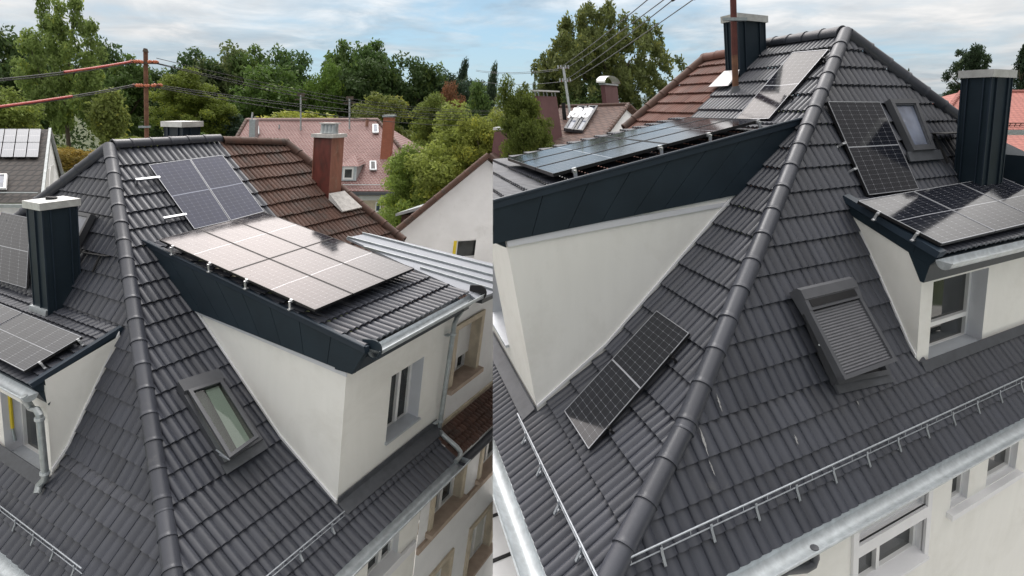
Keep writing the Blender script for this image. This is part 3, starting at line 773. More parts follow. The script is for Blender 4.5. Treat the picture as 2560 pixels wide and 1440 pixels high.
    bl_, br2 = so.hit(573, 1150), so.hit(646, 1097)
    mb = MB(); sn = so.n; inn_ = bars(mb, [tl_, tr_, br2, bl_], sn, .055, .06); sash = mb.build('sash', M['anthracite'], rw)
    mb = MB(); mb.face([q + sn * .03 for q in inn_]); mb.build('pane', M['clear'], sash)
    mb = MB(); iq = [q - sn * .03 for q in inn_]
    a_, b_, c_, d_ = iq
    mb.face([a_.lerp(b_, .45), a_.lerp(b_, .95), d_.lerp(c_, .88), d_.lerp(c_, .32)]); mb.build('curtain', M['curtain'], sash)
    mb = MB(); mb.tube([lo[3] + A.n * .12 - dA * .25, bl_ - dA * .1 * 0 + sn * .01], .014, 6); mb.tube([lo[3].lerp(lo[0], .1) + A.n * .12, bl_ + sn * .005], .012, 6); mb.build('stay', M['steel'], rw)
    mb = MB(); f0, f1 = lo[3] + KA.n * .04, lo[2] + KA.n * .04
    mb.hexa([f0 - e1 * .03, f1 + e1 * .03, f1 + e1 * .03 + dA * .17, f0 - e1 * .03 + dA * .17, f0 - e1 * .03 + A.n * .03, f1 + e1 * .03 + A.n * .03, f1 + e1 * .03 + dA * .17 + A.n * .02, f0 - e1 * .03 + dA * .17 + A.n * .02]); mb.build('flashing', M['lead'], rw)

    # ---- eave on the right: gutter, guard, street wall
    gp = KA.hit(822, 1440); gq = KA.hit(1143, 1148)
    gl = (gq - gp).dot(e1) / 1.0
    o0 = gp - e1 * 5 - e2 * .14 - u * .01; o1 = gp + e1 * gl * 1.03 - e2 * .14 - u * .01
    mb = MB(); half_pipe(mb, o0, o1, u, -e2, 0.15, 0.008, 12); mb.build('gutter', M['zinc'], house, smooth=True)
    sg0, sg1 = KA.hit(694, 1447), KA.hit(863, 1309)
    d_ = (sg1 - sg0).normalized(); snow_guard(house, sg0 - e1 * 3, sg0 + e1 * ((sg1 - sg0).dot(e1) / e1.dot(e1)), u, -dKa)
    mb = MB(); a_, b_ = gp - e1 * 5, gp + e1 * gl; mb.face([a_ - dKa * .12, b_ - dKa * .12, b_ + dKa * .012 + KA.n * .004, a_ + dKa * .012 + KA.n * .004]); mb.face([a_ + dKa * .012 + KA.n * .004, b_ + dKa * .012 + KA.n * .004, b_ - e2 * .02 - u * .05, a_ - e2 * .02 - u * .05]); mb.build('eaves_flashing', M['zinc'], house)
    wallp = Pl(gp + e2 * .10, e1, u); WO = gp + e2 * .10 - u * .1
    sx = coords(wallp.hit(1043, 1340), WO, e1, u)[0]
    wr = rect_px(wallp, WO, e1, u, ((925, 1345), (1003, 1290), (992, 1398), (918, 1452)))
    mb = MB(); wall_rect(mb, WO, e1, u, sx, .1, [wr], a_min=-5.0, b_min=-9.0); mb.build('wall', M['render'], house)
    window(house, WO, e1, u, e2, wr, .17, .07, mulls=(.55,), sill='white_trim', sill_out=.1, reveal='white_trim', curtain='curtain')
    mb = MB(); wb = WO + u * (wr[2] - .05); mb.box(wb + e1 * (wr[0] - 1.5) - e2 * .07, e1 * (sx - wr[0] + 1.4), e2 * .06, u * -.16); mb.build('string_course', M['white_trim'], house)

    # ---- dormer on the left-hand slope
    QB = B.hit(309, 822); fB = Pl(QB, e1, u); EB = fB.hit(79, 967); dDB = (EB - QB).normalized(); DB = Pl(QB, e2, dDB)
    frontB = Pl(CbB, e2, u)
    LDB = (EB - QB).length
    keepB = side_clip(QB, dDB, DB.n, DB.hit(20, 850))
    m = tiles(QB, e2, dDB, DB.n, -1, 6, [LDB * k / 8 for k in range(9)], 0.33)
    m.build('dormer_roof', M['tile'], house, clips=(keepB, (B.q, -B.n)), smooth=True)
    topB = cheekB.hit(98, 985)
    mb = MB(); mb.face([CbB - u * .4, KcB - u * .4, B.meet(cheekB.hit(293, 850), -u) - u * .2, cheekB.hit(302, 838), cheekB.hit(112, 950), CbB + u * coords(topB, CbB, e1, u)[1] * 1.05])
    wB = rect_px(frontB, CbB, e2, u, ((8, 985), (98, 1030), (103, 1190), (7, 1138)))
    hB = coords(frontB.hit(110, 1005), CbB, e2, u)[1]
    wall_rect(mb, CbB, e2, u, 5.0, hB + .3, [wB], b_min=-.35)
    mb.build('dormer_wall', M['render'], house)
    window(house, CbB, e2, u, e1, wB, .30, .065, mulls=(.35,), sill='sill', sill_out=.08, curtain='curtain_dark', pane='glass')
    mb = MB(); nb = cheekB.n; lb, lr = fB.hit(300, 845), fB.hit(97, 984)
    p = [QB - DB.n * .0, EB, lr, lb]; n = 5
    for k in range(n):
        f0, f1 = k / n + .0015, (k + 1) / n - .0015
        q = [p[0].lerp(p[1], f0), p[0].lerp(p[1], f1), p[3].lerp(p[2], f1), p[3].lerp(p[2], f0)]
        mb.hexa([*q, *[z - nb * .08 for z in q]])
    vg = mb.build('verge_board', M['navy'], house)
    mb = MB(); a_, b_ = QB + DB.n * .06 + nb * .02, EB + DB.n * .06 + nb * .02
    mb.hexa([a_, b_, b_ - nb * .08, a_ - nb * .08, a_ - DB.n * .08, b_ - DB.n * .08, b_ - nb * .08 - DB.n * .08, a_ - nb * .08 - DB.n * .08]); mb.build('verge_trim', M['navy_edge'], vg)
    # sloping soffit piece at the eave
    wtop = CbB + u * coords(cheekB.hit(110, 1018), CbB, e1, u)[1]
    mb = MB(); mb.prism([lr - nb * .01, EB - u * .02 - nb * .01, EB - u * .02 + e1 * .4 - nb * .01, wtop + e1 * .02 + nb * .01], -nb * 0 + e2 * 5.0); mb.build('soffit', M['navy'], house)
    gB = Pl(EB, e2, u); g0 = gB.hit(86, 985) - e1 * .05
    mb = MB(); half_pipe(mb, g0, g0 + e2 * 5, u, -e1, 0.10, .008, 12); mb.build('gutter', M['zinc'], house, smooth=True)
    fq = frontB.off(.12)
    mb = MB(); mb.tube([g0 + e2 * .25 - u * .08, fq.hit(78, 1020), fq.hit(92, 1024), fq.hit(98, 1035), fq.hit(113, 1185), KB.off(.12).hit(112, 1198), KB.off(.10).hit(98, 1214), KB.off(.09).hit(94, 1233)], .052, 12)
    dp = mb.build('downpipe', M['zinc_dull'], house, smooth=True)
    for px in ((99, 1047), (112, 1182)):
        mb = MB(); q = fq.hit(*px); mb.tube([q - u * .025, q + u * .025], 0.066, 12); mb.build('pipe_bracket', M['zinc'], dp)
    mb = MB(); fy = frontB.off(-.12); mb.tube([fy.hit(24, 985), fy.hit(31, 1070)], .028, 8); yl = mb.build('yellow_sleeve', M['yellow'], house)
    mb = MB(); mb.tube([fy.hit(31, 1070), fy.hit(38, 1102)], .024, 8); mb.build('sleeve_end', M['zinc_dull'], yl)
    mb = MB()
    up0 = B.hit(297, 850)
    for s0, s1 in ((up0, KcB), (KcB, CbB)):
        q0, q1 = s0 + nb * .004 + u * .09, s1 + nb * .004 + u * .09
        mb.hexa([q0, q1, q1 + nb * .03, q0 + nb * .03, q0 + u * .07, q1 + u * .07, q1 + nb * .03 + u * .07, q0 + nb * .03 + u * .07])
    mb.build('wall_flashing', M['white_trim'], house)
    mb = MB(); a0 = CbB + KB.n * .04; mb.hexa([a0, a0 + e2 * 4, a0 + e2 * 4 + dKb * .2, a0 + dKb * .2, a0 + KB.n * .02, a0 + e2 * 4 + KB.n * .02, a0 + e2 * 4 + dKb * .2 + KB.n * .015, a0 + dKb * .2 + KB.n * .015]); mb.build('flashing', M['lead'], house)
    # dormer panels and the one on the slope behind the chimney
    Dq = DB.off(.17)
    BR, BL, TR = Dq.hit(205, 842), Dq.hit(60, 928), Dq.hit(58, 783)
    # seen from its eave this panel's lower edge runs BL..(left), build two portrait panels in a row
    uv_ = BR - BL   # up the slope towards the ridge
    wv = TR - BR    # along the row
    panel((BR, BR + wv, BL + wv, BL), DB.n, 'panel nearest the verge on the small dormer, mirroring the chimney in one corner', 'panels on the small dormer of the left house', 'solar', lip='alu', clamps=(('L', .25), ('L', .92)))
    w2 = wv * 1.02
    panel((BR + w2, BR + w2 + wv, BL + w2 + wv, BL + w2), DB.n, 'panel second from the verge on the small left-facing dormer, cut by the picture edge', 'panels on the small dormer of the left house', 'solar', lip='alu')
    Bp = B.off(.15)
    panel([Bp.hit(*p) for p in ((5, 530 + 0), (76, 545), (66, 721), (-62, 684))], B.n, 'upright panel on the hip end behind the navy chimney', None, 'solar', lip='alu')
    # chimney with its metal cap
    P = DB.hit(122, 792)
    ch = chimney_px(house, P, e2, e1, u, (86, 777), (204, 762), (117, 528), cap='cap_metal', cap_over=.05, cap_h=.17, hole=True, seams=(1, 2))
    mb = MB(); mb.hexa([P - e1 * .05 - e2 * .03 + DB.n * .03, P - e1 * .05 + e2 * .62 + DB.n * .03, P - e1 * .05 + e2 * .62 + u * .13, P - e1 * .05 - e2 * .03 + u * .13, P + DB.n * .03, P + e2 * .62 + DB.n * .03, P + e2 * .62 + u * .13, P + u * .13]); mb.build('flashing', M['zinc'], ch)
    # chimney beyond the ridge
    rp = A.hit(457, 356) + e2 * 1.1 - u * .3
    P2 = at(457, 385, depth(rp))
    chimney_px(house, P2, e2, e1, u, (412, 380), (499, 380), (457, 318), cap='cap_metal', cap_over=.06, cap_h=.17, down=1.5, seams=(2, 1))
    # roof window half hidden by the chimney, and tread below it
    lo = [B.off(.05).hit(*p) for p in ((178, 528), (241, 540), (203, 614), (140, 602))]
    mb = MB(); bars(mb, lo, B.n, .07, .10); rw = mb.build('roof_window', M['anthracite'], house)
    mb = MB(); mb.face([q + B.n * .06 for q in (lo[0].lerp(lo[2], .1), lo[1].lerp(lo[3], .1), lo[2].lerp(lo[0], .1), lo[3].lerp(lo[1], .1))]); mb.build('pane', M['glass_sky'], rw)
    mb = MB(); t0, t1 = B.off(.07).hit(203, 632), B.off(.07).hit(268, 642)
    mb.box(t0, t1 - t0, -h.dB * .02 + e1 * .22, B.n * .03); mb.box(t0.lerp(t1, .75), e2 * -.04, dB * .3, B.n * .025); mb.build('roof_tread', M['dark'], house)
    # pale droppings on the left slope and guard
    sB0 = KB.hit(0, 1290); sB1 = KB.hit(206, 1452)
    snow_guard(house, sB0 + e2 * 1.0, sB1 - e2 * .0, u, -dKb)
    gpB = KB.hit(40, 1405)
    mb = MB(); half_pipe(mb, gpB + e2 * 4 - e1 * .13 - u * .01, gpB - e2 * 4 - e1 * .13 - u * .01, u, -e1, .14, .008, 12); mb.build('gutter', M['zinc'], house, smooth=True)
    mb = MB(); q = gpB + e1 * .1; mb.face([q + e2 * 4, q - e2 * 4, q - e2 * 4 - u * 8, q + e2 * 4 - u * 8]); mb.build('wall', M['render'], house)
    return dict(house=house, A=A, D=D, dD=dD, front=front, CbA=CbA, KA=KA, K=K, dKa=dKa, wallp=wallp, WO=WO, sx=sx, nbr_p=nbr_p, c_nbr=c_nbr, tA=tA, wt=wA, endD=endD, E=E)
L = build_left()
# ------------------------------------------------------------------ the house seen from its second corner (right half)
SEAM = (CAM, -(RT + FW * (48.0 / F_PX)))     # party wall where this house ends on the left
def build_right():
    h = RF; e1, e2, u, A, B = h.e1, h.e2, h.u, h.A, h.B
    dA, dB = -h.dA, -h.dB
    kh = 8.6 * .9
    K = h.P0 + h.hip * kh
    cheekA = Pl(A.hit(1729, 625), e2, u); CbA = cheekA.hit(1344, 1030); KcA = cheekA.meet(K, e1)
    cheekB = Pl(B.hit(2180, 663), e1, u); CbB = cheekB.hit(2291, 908); KcB = cheekB.meet(K, e2)
    dKa = (CbA - KcA).normalized(); dKb = (CbB - KcB).normalized()
    KA = Pl(K, e1, dKa); KB = Pl(K, e2, dKb)
    hk = KA.n.cross(KB.n).normalized(); hk = -hk if hk.z > 0 else hk
    house = thing('hipped_house', 'dark tiled hipped house with a roof window under a closed grey slatted shutter', 'house', V((h.P0.x + 1.5, h.P0.y, 0)))
    wA, wB, wD = 0.211, 0.30, 0.20
    Qs = A.hit(2005, 307); Es = Pl(Qs, e2, u).hit(1233, 518); dD = (Es - Qs).normalized(); D = Pl(Qs, e1, dD)
    QB = B.hit(2106, 497); fB = Pl(QB, e1, u); EB = fB.hit(2346, 641); dDB = (EB - QB).normalized(); DB = Pl(QB, e2, dDB)
    fA_n = Pl(CbA, e1, u).n; fB_n = Pl(CbB, e2, u).n
    def inA(p): return (p - CbA).dot(cheekA.n) < -.15 and (p - CbA).dot(fA_n) < .05 and (p - Qs).dot(D.n) < -.12
    def inB(p): return (p - CbB).dot(cheekB.n) < -.15 and (p - CbB).dot(fB_n) < .05 and (p - QB).dot(DB.n) < -.12
    tA = [0] + [(.45 + .502 * k) * .9 * .9386 for k in range(17)]; tA = [t * kh * .9386 / tA[-1] for t in tA]
    tB = [0] + [(.53 + .572 * k) * .9 * .64363 for k in range(15)]; tB = [t * kh * .64363 / tB[-1] for t in tB]
    cA = side_clip(h.P0, h.hip, A.n + B.n, A.hit(1600, 900)); cB = side_clip(h.P0, h.hip, A.n + B.n, B.hit(2200, 700))
    nb_p = A.hit(1812, 205); c_nbr = side_clip(nb_p, dA, A.n, A.hit(1900, 250))
    m = tiles(h.P0, e1, dA, A.n, -4, 9, tA, wA, amp=.028, tilt=.028, skip=lambda s, t: inA(h.P0 + e1 * s + dA * t))
    roof = m.build('roof_slope', M['tile'], house, clips=(cA, c_nbr, SEAM), smooth=True)
    back = B.hit(2560, 430); c_back = side_clip(h.P0, back - h.P0, B.n, B.hit(2200, 700))
    m = tiles(h.P0, e2, dB, B.n, -6, 9, tB, wB, amp=.032, tilt=.028, skip=lambda s, t: inB(h.P0 + e2 * s + dB * t))
    roofB = m.build('roof_slope', M['tile'], house, clips=(cB, c_back), smooth=True)
    chA = side_clip(K, hk, KA.n + KB.n, KA.hit(1450, 1200)); chB = side_clip(K, hk, KA.n + KB.n, KB.hit(2100, 1150))
    nA = coords(KA.hit(1300, 1262), K, e1, dKa)[1]; nB = coords(KB.hit(2200, 1231), K, e2, dKb)[1]
    ca = max(2, round(nA / (tA[-1] - tA[-2]))); cb = max(2, round(nB / (tB[-1] - tB[-2])))
    m = tiles(K, e1, dKa, KA.n, -5, 6, [0, .267, .66, 1.07, 1.49, nA], wA, amp=.028, tilt=.028, skip=lambda s, t: inA(K + e1 * s + dKa * t))
    m.build('roof_slope', M['tile'], house, clips=(chA, SEAM), smooth=True)
    m = tiles(K, e2, dKb, KB.n, -4, 9, [nB * k / cb for k in range(cb + 1)], wB, amp=.032, tilt=.028, skip=lambda s, t: inB(K + e2 * s + dKb * t))
    m.build('roof_slope', M['tile'], house, clips=(chB,), smooth=True)
    up = (A.n + B.n).normalized(); mb = MB()
    caps(mb, h.P0, K, up, 0.108, 0.452, lift=.03); caps(mb, K, K + hk * 2.4, (KA.n + KB.n).normalized(), 0.108, 0.452, lift=.03)
    mb.build('hip_caps', M['tile'], roof, smooth=True)
    mb = MB(); caps(mb, A.hit(1905, 116), A.hit(2100, 88), u, 0.11, 0.40, lift=.03); mb.build('ridge_caps', M['tile'], roof, smooth=True)
    mb = MB(); caps(mb, h.P0 + (back - h.P0).normalized() * .05, back + (back - h.P0) * .2, (B.n + u).normalized(), 0.108, 0.452, lift=.03); mb.build('hip_caps', M['tile'], roofB, smooth=True)
    mb = MB(); bm_ = e2 * .9 + e1 * .4 - u * .75
    r2 = A.hit(1900, 117)
    mb.face([h.P0 - u * .05, r2 - u * .05, r2 + (e2 - u * .7) * 5, h.P0 + (e2 - u * .7) * 5]); mb.face([h.P0 - u * .05, back + (back - h.P0) * .4 - u * .08, h.P0 + (e2 - u * .7) * 5]); mb.build('back_slope', M['anthracite'], roof)

    # ---- long dormer towards the left
    fpl = Pl(Qs, e2, u); Q, E = Qs, Es; LD = (E - Q).length
    far = D.hit(1250, 400); endD = side_clip(far, dD, D.n, D.hit(1500, 400)); nearD = side_clip(Q, dD, D.n, D.hit(1500, 400))
    m = tiles(Q, e1, dD, D.n, -.3, 6, [LD * 1.02 * k / 17 for k in range(18)], wD, amp=.022, tilt=.03)
    m.build('dormer_roof', M['tile'], house, clips=(nearD, endD, (A.q, -A.n), SEAM), smooth=True)
    mb = MB(); no = cheekA.n
    top = CbA + u * coords(cheekA.hit(1266, 590), CbA, e1, u)[1]; c_in = cheekA.hit(1850, 478)
    mb.face([CbA - u * .4, KcA - u * .4, A.meet(cheekA.hit(1820, 512), -u) - u * .2, c_in, top])
    front = Pl(CbA, e1, u); HW = coords(top, CbA, e1, u)[1]
    wr = rect_px(front, CbA, e1, u, ((1150, 640), (1243, 680), (1274, 860), (1180, 760)))
    a_lo, a_hi = coords(front.hit(1243, 690), CbA, e1, u)[0], coords(front.hit(1240, 690), CbA, e1, u)[0] + 1.3
    y_lo, y_hi = coords(front.hit(1272, 862), CbA, e1, u)[1], coords(front.hit(1234, 660), CbA, e1, u)[1]
    a_lo = coords(front.hit(1272, 862), CbA, e1, u)[0]
    hole = (a_lo, a_hi, y_lo, y_hi)
    wall_rect(mb, CbA, e1, u, 4.5, HW, [hole], b_min=-.35)
    mb.build('dormer_wall', M['render'], house, clips=(SEAM,))
    window(house, CbA, e1, u, e2, hole, .30, .06, sill='sill', sill_out=.06, clips=(SEAM,))
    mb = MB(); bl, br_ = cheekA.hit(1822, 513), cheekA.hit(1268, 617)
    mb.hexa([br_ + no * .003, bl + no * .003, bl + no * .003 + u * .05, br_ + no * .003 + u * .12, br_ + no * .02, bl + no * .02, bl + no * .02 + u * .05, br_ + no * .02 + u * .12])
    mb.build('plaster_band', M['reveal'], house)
    bl, br_ = fpl.hit(1858, 484), fpl.hit(1233, 610)
    tl, tr = Q - D.n * .02, E - D.n * .02; mb = MB(); n = 8
    ext = (tr - tl) * .03
    for k in range(n):
        f0, f1 = k / n + .001, (k + 1) / n - .001
        p = [tl.lerp(tr, f0), tl.lerp(tr, f1), bl.lerp(br_, f1), bl.lerp(br_, f0)]
        mb.hexa([*p, *[q - no * .07 for q in p]])
    vg = mb.build('verge_board', M['navy'], house, clips=(SEAM,))
    mb = MB(); t2, b2 = Q + D.n * .07 + no * .02, E + D.n * .07 + no * .02
    mb.hexa([t2, b2, b2 - no * .09, t2 - no * .09, t2 - D.n * .09, b2 - D.n * .09, b2 - no * .09 - D.n * .09, t2 - no * .09 - D.n * .09]); mb.tube([t2, b2], .02, 8)
    mb.build('verge_trim', M['navy_edge'], vg, clips=(SEAM,))
    mb = MB(); s0, s1 = fpl.hit(1238, 606), cheekA.hit(1266, 619); mb.hexa([s0, s0 + u * .2, s1 + u * .25, s1, s0 - no * .15, s0 + u * .2 - no * .15, s1 + u * .25 - no * .10, s1 - no * .10]); mb.build('soffit_end', M['navy'], vg, clips=(SEAM,))
    mb = MB(); up0 = A.meet(cheekA.hit(1823, 512), A.n)
    for s0, s1 in ((up0, KcA), (KcA, CbA)):
        q0, q1 = s0 + no * .004 + u * .07, s1 + no * .004 + u * .07
        mb.hexa([q0, q1, q1 + no * .02, q0 + no * .02, q0 + u * .04, q1 + u * .04, q1 + no * .02 + u * .04, q0 + no * .02 + u * .04])
    mb.build('wall_flashing', M['white_trim'], house)
    mb = MB(); a0 = CbA + KA.n * .05; a1 = a0 + e1 * 4
    mb.hexa([a0, a1, a1 + dKa * .22, a0 + dKa * .22, a0 + KA.n * .02, a1 + KA.n * .02, a1 + dKa * .22 + KA.n * .012, a0 + dKa * .22 + KA.n * .012])
    mb.hexa([a0 - u * .05, a1 - u * .05, a1 + u * .05, a0 + u * .05, a0 - e2 * .015 - u * .05, a1 - e2 * .015 - u * .05, a1 + u * .05 - e2 * .015, a0 + u * .05 - e2 * .015])
    mb.build('flashing', M['lead'], house, clips=(SEAM,))
    Dp = D.off(.16)
    BL, BR, TR, TL = Dp.hit(1382, 436), Dp.hit(1267, 396), Dp.hit(1722, 293.5), Dp.hit(1905, 299)
    rn = ('lower', 'upper'); cn = ('nearest the navy verge', 'middle column', 'farthest from the verge')
    for i, j, q in quad_grid((TL, TR, BR, BL), 3, 2, .02):
        cl = [('L', .16), ('L', .92)] if i == 0 and j == 0 else [('L', .40), ('L', .95)] if i == 0 else []
        panel(q, D.n, '%s row panel on the long dormer of the right house, %s' % (rn[j], cn[i]), 'solar panels on the long dormer of the right house', 'solar', lip='black_frame', clamps=cl, ck=1.0, stand=.13)
    Ap = A.off(.11)
    panel([Ap.hit(*p) for p in ((1982, 131), (2071, 124), (1922, 297), (1838, 300))], A.n, 'shiny upright panel just left of the hip near the top chimney', None, 'solar', lip='alu', fw=.010, clamps=(('R', .33), ('R', .88)), cm='black_frame')
    Aq = A.off(.25)
    panel([Ap.hit(1642, 777), Ap.hit(1723, 833), Aq.hit(1472, 1123), Aq.hit(1411, 1028)], A.n, 'dark panel lying between the long cream dormer wall and the hip', None, 'solar', lip='alu', fw=.010, clamps=(('R', .18), ('R', .80)), cm='black_frame')
    # chimney high on this slope and its boot
    P = A.hit(1851, 196)
    ch = chimney_px(house, P, e1, e2, u, (1817, 199), (1914, 131), (1846, 50), cap='cap_metal', cap_over=.05, cap_h=.16, seams=(2, 2))
    la = abs(coords(Pl(P, e1, u).hit(1817, 199), P, e1, u)[0])
    mb = MB(); q0 = P - e2 * .04 - e1 * .03; mb.hexa([q0 + A.n * .07, q0 + e1 * (la + .08) + A.n * .07, q0 + e1 * (la + .2) + dA * .35 + A.n * .075, q0 + dA * .35 + A.n * .075, q0 + u * .16, q0 + e1 * (la + .06) + u * .16, q0 + e1 * (la + .2) + dA * .36 + A.n * .09, q0 + dA * .36 + A.n * .09])
    mb.build('flashing', M['white_trim'], ch)

    # ---- dormer on the right-hand slope
    LDB = (EB - QB).length; keepB = side_clip(QB, dDB, DB.n, DB.hit(2400, 560))
    m = tiles(QB, e2, dDB, DB.n, -.3, 6, [LDB * k / 7 for k in range(8)], .25, amp=.024, tilt=.03)
    m.build('dormer_roof', M['tile'], house, clips=(keepB, (B.q, -B.n)), smooth=True)
    front = Pl(CbB, e2, u); nb = cheekB.n
    topB = CbB + u * coords(cheekB.hit(2308, 690), CbB, e1, u)[1]
    mb = MB(); mb.face([CbB - u * .4, KcB - u * .4, B.meet(cheekB.hit(2134, 547), -u) - u * .2, cheekB.hit(2128, 535), cheekB.hit(2318, 640), topB])
    wr = rect_px(front, CbB, e2, u, ((2331, 706), (2470, 669), (2456, 855), (2322, 906)))
    HB = coords(topB, CbB, e1, u)[1]
    wall_rect(mb, CbB, e2, u, 6.0, HB + .1, [wr], b_min=-.35)
    mb.build('dormer_wall', M['render'], house)
    window(house, CbB, e2, u, e1, wr, .27, .055, mulls=(.25,), transoms=(.34,), sill='sill', sill_out=.07, curtain='curtain_dark')
    lb, lr = fB.hit(2131, 541), fB.hit(2324, 664); mb = MB()
    p = [QB - DB.n * .015, EB - DB.n * .015, lr, lb]; n = 5
    for k in range(n):
        f0, f1 = k / n + .0015, (k + 1) / n - .0015
        q = [p[0].lerp(p[1], f0), p[0].lerp(p[1], f1), p[3].lerp(p[2], f1), p[3].lerp(p[2], f0)]
        mb.hexa([*q, *[z - nb * .07 for z in q]])
    vg = mb.build('verge_board', M['navy'], house)
    mb = MB(); a_, b_ = QB + DB.n * .06 + nb * .02, EB + DB.n * .06 + nb * .02
    mb.hexa([a_, b_, b_ - nb * .10, a_ - nb * .10, a_ - DB.n * .08, b_ - DB.n * .08, b_ - nb * .10 - DB.n * .08, a_ - nb * .10 - DB.n * .08]); mb.build('verge_trim', M['navy_edge'], vg)
    wt_ = cheekB.hit(2307, 704)
    mb = MB(); mb.prism([lr - nb * .005, EB - u * .03 - nb * .005, EB - u * .03 + e1 * .4 - nb * .005, wt_ + e1 * .02 + nb * .02, wt_ - e1 * .03 + nb * .02], e2 * 6.0); mb.build('soffit', M['navy'], house)
    g0 = EB - e1 * .10 - u * .035 - e2 * .06
    mb = MB(); half_pipe(mb, g0, g0 + e2 * 6, u, -e1, .098, .007, 12); mb.build('gutter', M['zinc'], house, smooth=True)
    mb = MB(); up0 = B.hit(2132, 545)
    for s0, s1 in ((up0, KcB), (KcB, CbB)):
        q0, q1 = s0 + nb * .004 + u * .085, s1 + nb * .004 + u * .085
        mb.hexa([q0, q1, q1 + nb * .022, q0 + nb * .022, q0 + u * .05, q1 + u * .05, q1 + nb * .022 + u * .05, q0 + nb * .022 + u * .05])
    mb.build('wall_flashing', M['white_trim'], house)
    mb = MB(); a0 = CbB + KB.n * .045; a1 = a0 + e2 * 6
    mb.hexa([a0, a1, a1 + dKb * .14, a0 + dKb * .14, a0 + KB.n * .02, a1 + KB.n * .02, a1 + dKb * .14 + KB.n * .012, a0 + dKb * .14 + KB.n * .012]); mb.build('flashing', M['lead'], house)
    Dq = DB.off(.13)
    T0, T1, B0, B1 = Dq.hit(2144, 503), Dq.hit(2282, 479), Dq.hit(2353, 610), Dq.hit(2488, 578)
    lab = ('panel at the verge end of the right-hand dormer, half dark half bright', 'middle panel of the right-hand dormer, dark in front of the chimney', 'panel of the right-hand dormer beside the chimney at the picture edge')
    for k in range(3):
        g = (T1 - T0).normalized() * .012
        a_, b_ = T0 + (T1 - T0) * k + g, T0 + (T1 - T0) * (k + 1)
        c_, d_ = B0 + (B1 - B0) * (k + 1), B0 + (B1 - B0) * k + g
        panel((a_, b_, c_, d_), DB.n, lab[k], 'panels on the small dormer of the right house', 'solar', lip='alu', fw=.012, clamps=(('L', .25), ('L', .72)) if k == 0 else ())
    Bp = B.off(.11)
    panel([Bp.hit(*p) for p in ((2069, 254), (2199, 255), (2297, 473), (2172, 488))], B.n, 'dark blue upright panel beside the closed roof window under the ridge', None, 'solar', lip='alu', fw=.012, clamps=(('L', .28), ('L', .55)))
    P = DB.hit(2451, 486)
    ch = chimney_px(house, P, e1, e2, u, (2385, 455), (2501, 479), (2468, 193), cap='cap_metal', cap_over=.045, cap_h=.15, seams=(2, 2))
    lb_ = abs(coords(Pl(P, e2, u).hit(2501, 479), P, e2, u)[0])
    mb = MB(); mb.box(P - e1 * .05 - e2 * .03 + u * .02, e2 * (lb_ + .06), e1 * .05, u * .07); mb.build('flashing', M['zinc'], ch)
    # closed roof window near the ridge
    lo = [B.off(.05).hit(*p) for p in ((2211, 255), (2279, 255), (2326, 379), (2271, 383))]
    mb = MB(); inn = bars(mb, lo, B.n, .085, .09); rw = mb.build('roof_window', M['anthracite'], house)
    mb = MB(); bars(mb, [q + B.n * .05 for q in inn], B.n, .02, .02); mb.build('sash', M['lead'], rw)
    mb = MB(); mb.face([q + B.n * .045 for q in inn]); mb.build('pane', M['glass_sky'], rw)
    mb = MB(); f0, f1 = lo[3] - e2 * .12 + B.n * .02, lo[2] + e2 * .2 + B.n * .02; mb.hexa([f0, f1, f1 + dB * .16, f0 + dB * .16, f0 + B.n * .03, f1 + B.n * .03, f1 + dB * .16 + B.n * .02, f0 + dB * .16 + B.n * .02]); mb.build('flashing', M['lead'], rw)
    t0, t1 = B.off(.07).hit(2326, 334), B.off(.07).hit(2388, 331)
    mb = MB(); mb.box(t0, t1 - t0, e1 * -.24, B.n * .03); mb.box(t0 + (t1 - t0) * .05, e2 * .05, dB * .55, B.n * .03); mb.build('roof_tread', M['dark'], house)
    # roof window with its shutter down, foot pushed out
    lo = [B.off(.04).hit(*p) for p in ((1982, 738), (2122, 706), (2209, 938), (2079, 964))]
    mb = MB(); bars(mb, lo, B.n, .06, .10); rw = mb.build('roof_window', M['anthracite'], house)
    mb = MB(); mb.face([q + B.n * .03 for q in lo]); mb.build('shaft', M['dark'], rw)
    hp = B.off(.19)
    t0, t1 = hp.hit(1987, 724), hp.hit(2118, 694)
    wv = t1 - t0
    sp = Pl(t0, wv, (lo[3] + B.n * .34) - t0)
    b1, b0 = sp.hit(2225, 907), sp.hit(2104, 953)
    sv = (b0 - t0); sl = sv.length; sv.normalize(); sn = sp.n; wl_ = wv.length; wd = wv.normalized()
    mb = MB(); hl = .30
    prof = [(0, -.09), (0, .03), (.04, .065), (.16, .065), (.165, .055), (hl, .05), (hl, -.07)]
    lp = [t0 + sv * a - sn * -b + sn * 0 for a, b in prof]; mb.prism([t0 + sv * a + sn * b for a, b in prof], wv); mb.build('shutter_box', M['anthracite'], rw)
    mb = MB(); q = t0 + sv * .175 + sn * .0575 + wd * .06; mb.box(q, wd * (wl_ * .86), sv * .09, sn * .003); mb.build('solar_strip', M['black_frame'], rw)
    mb = MB()
    for o_ in (t0 + sv * hl, t1 + sv * hl - wd * .055): mb.box(o_ - sn * .04, wd * .055, sv * (sl - hl), sn * .085)
    mb.box(b0 - sv * .05 - sn * .04, wd * wl_, sv * .05, sn * .09); sash = mb.build('sash', M['anthracite'], rw)
    mb = MB(); n = 22; s0 = hl + .01; st = (sl - .05 - s0) / n
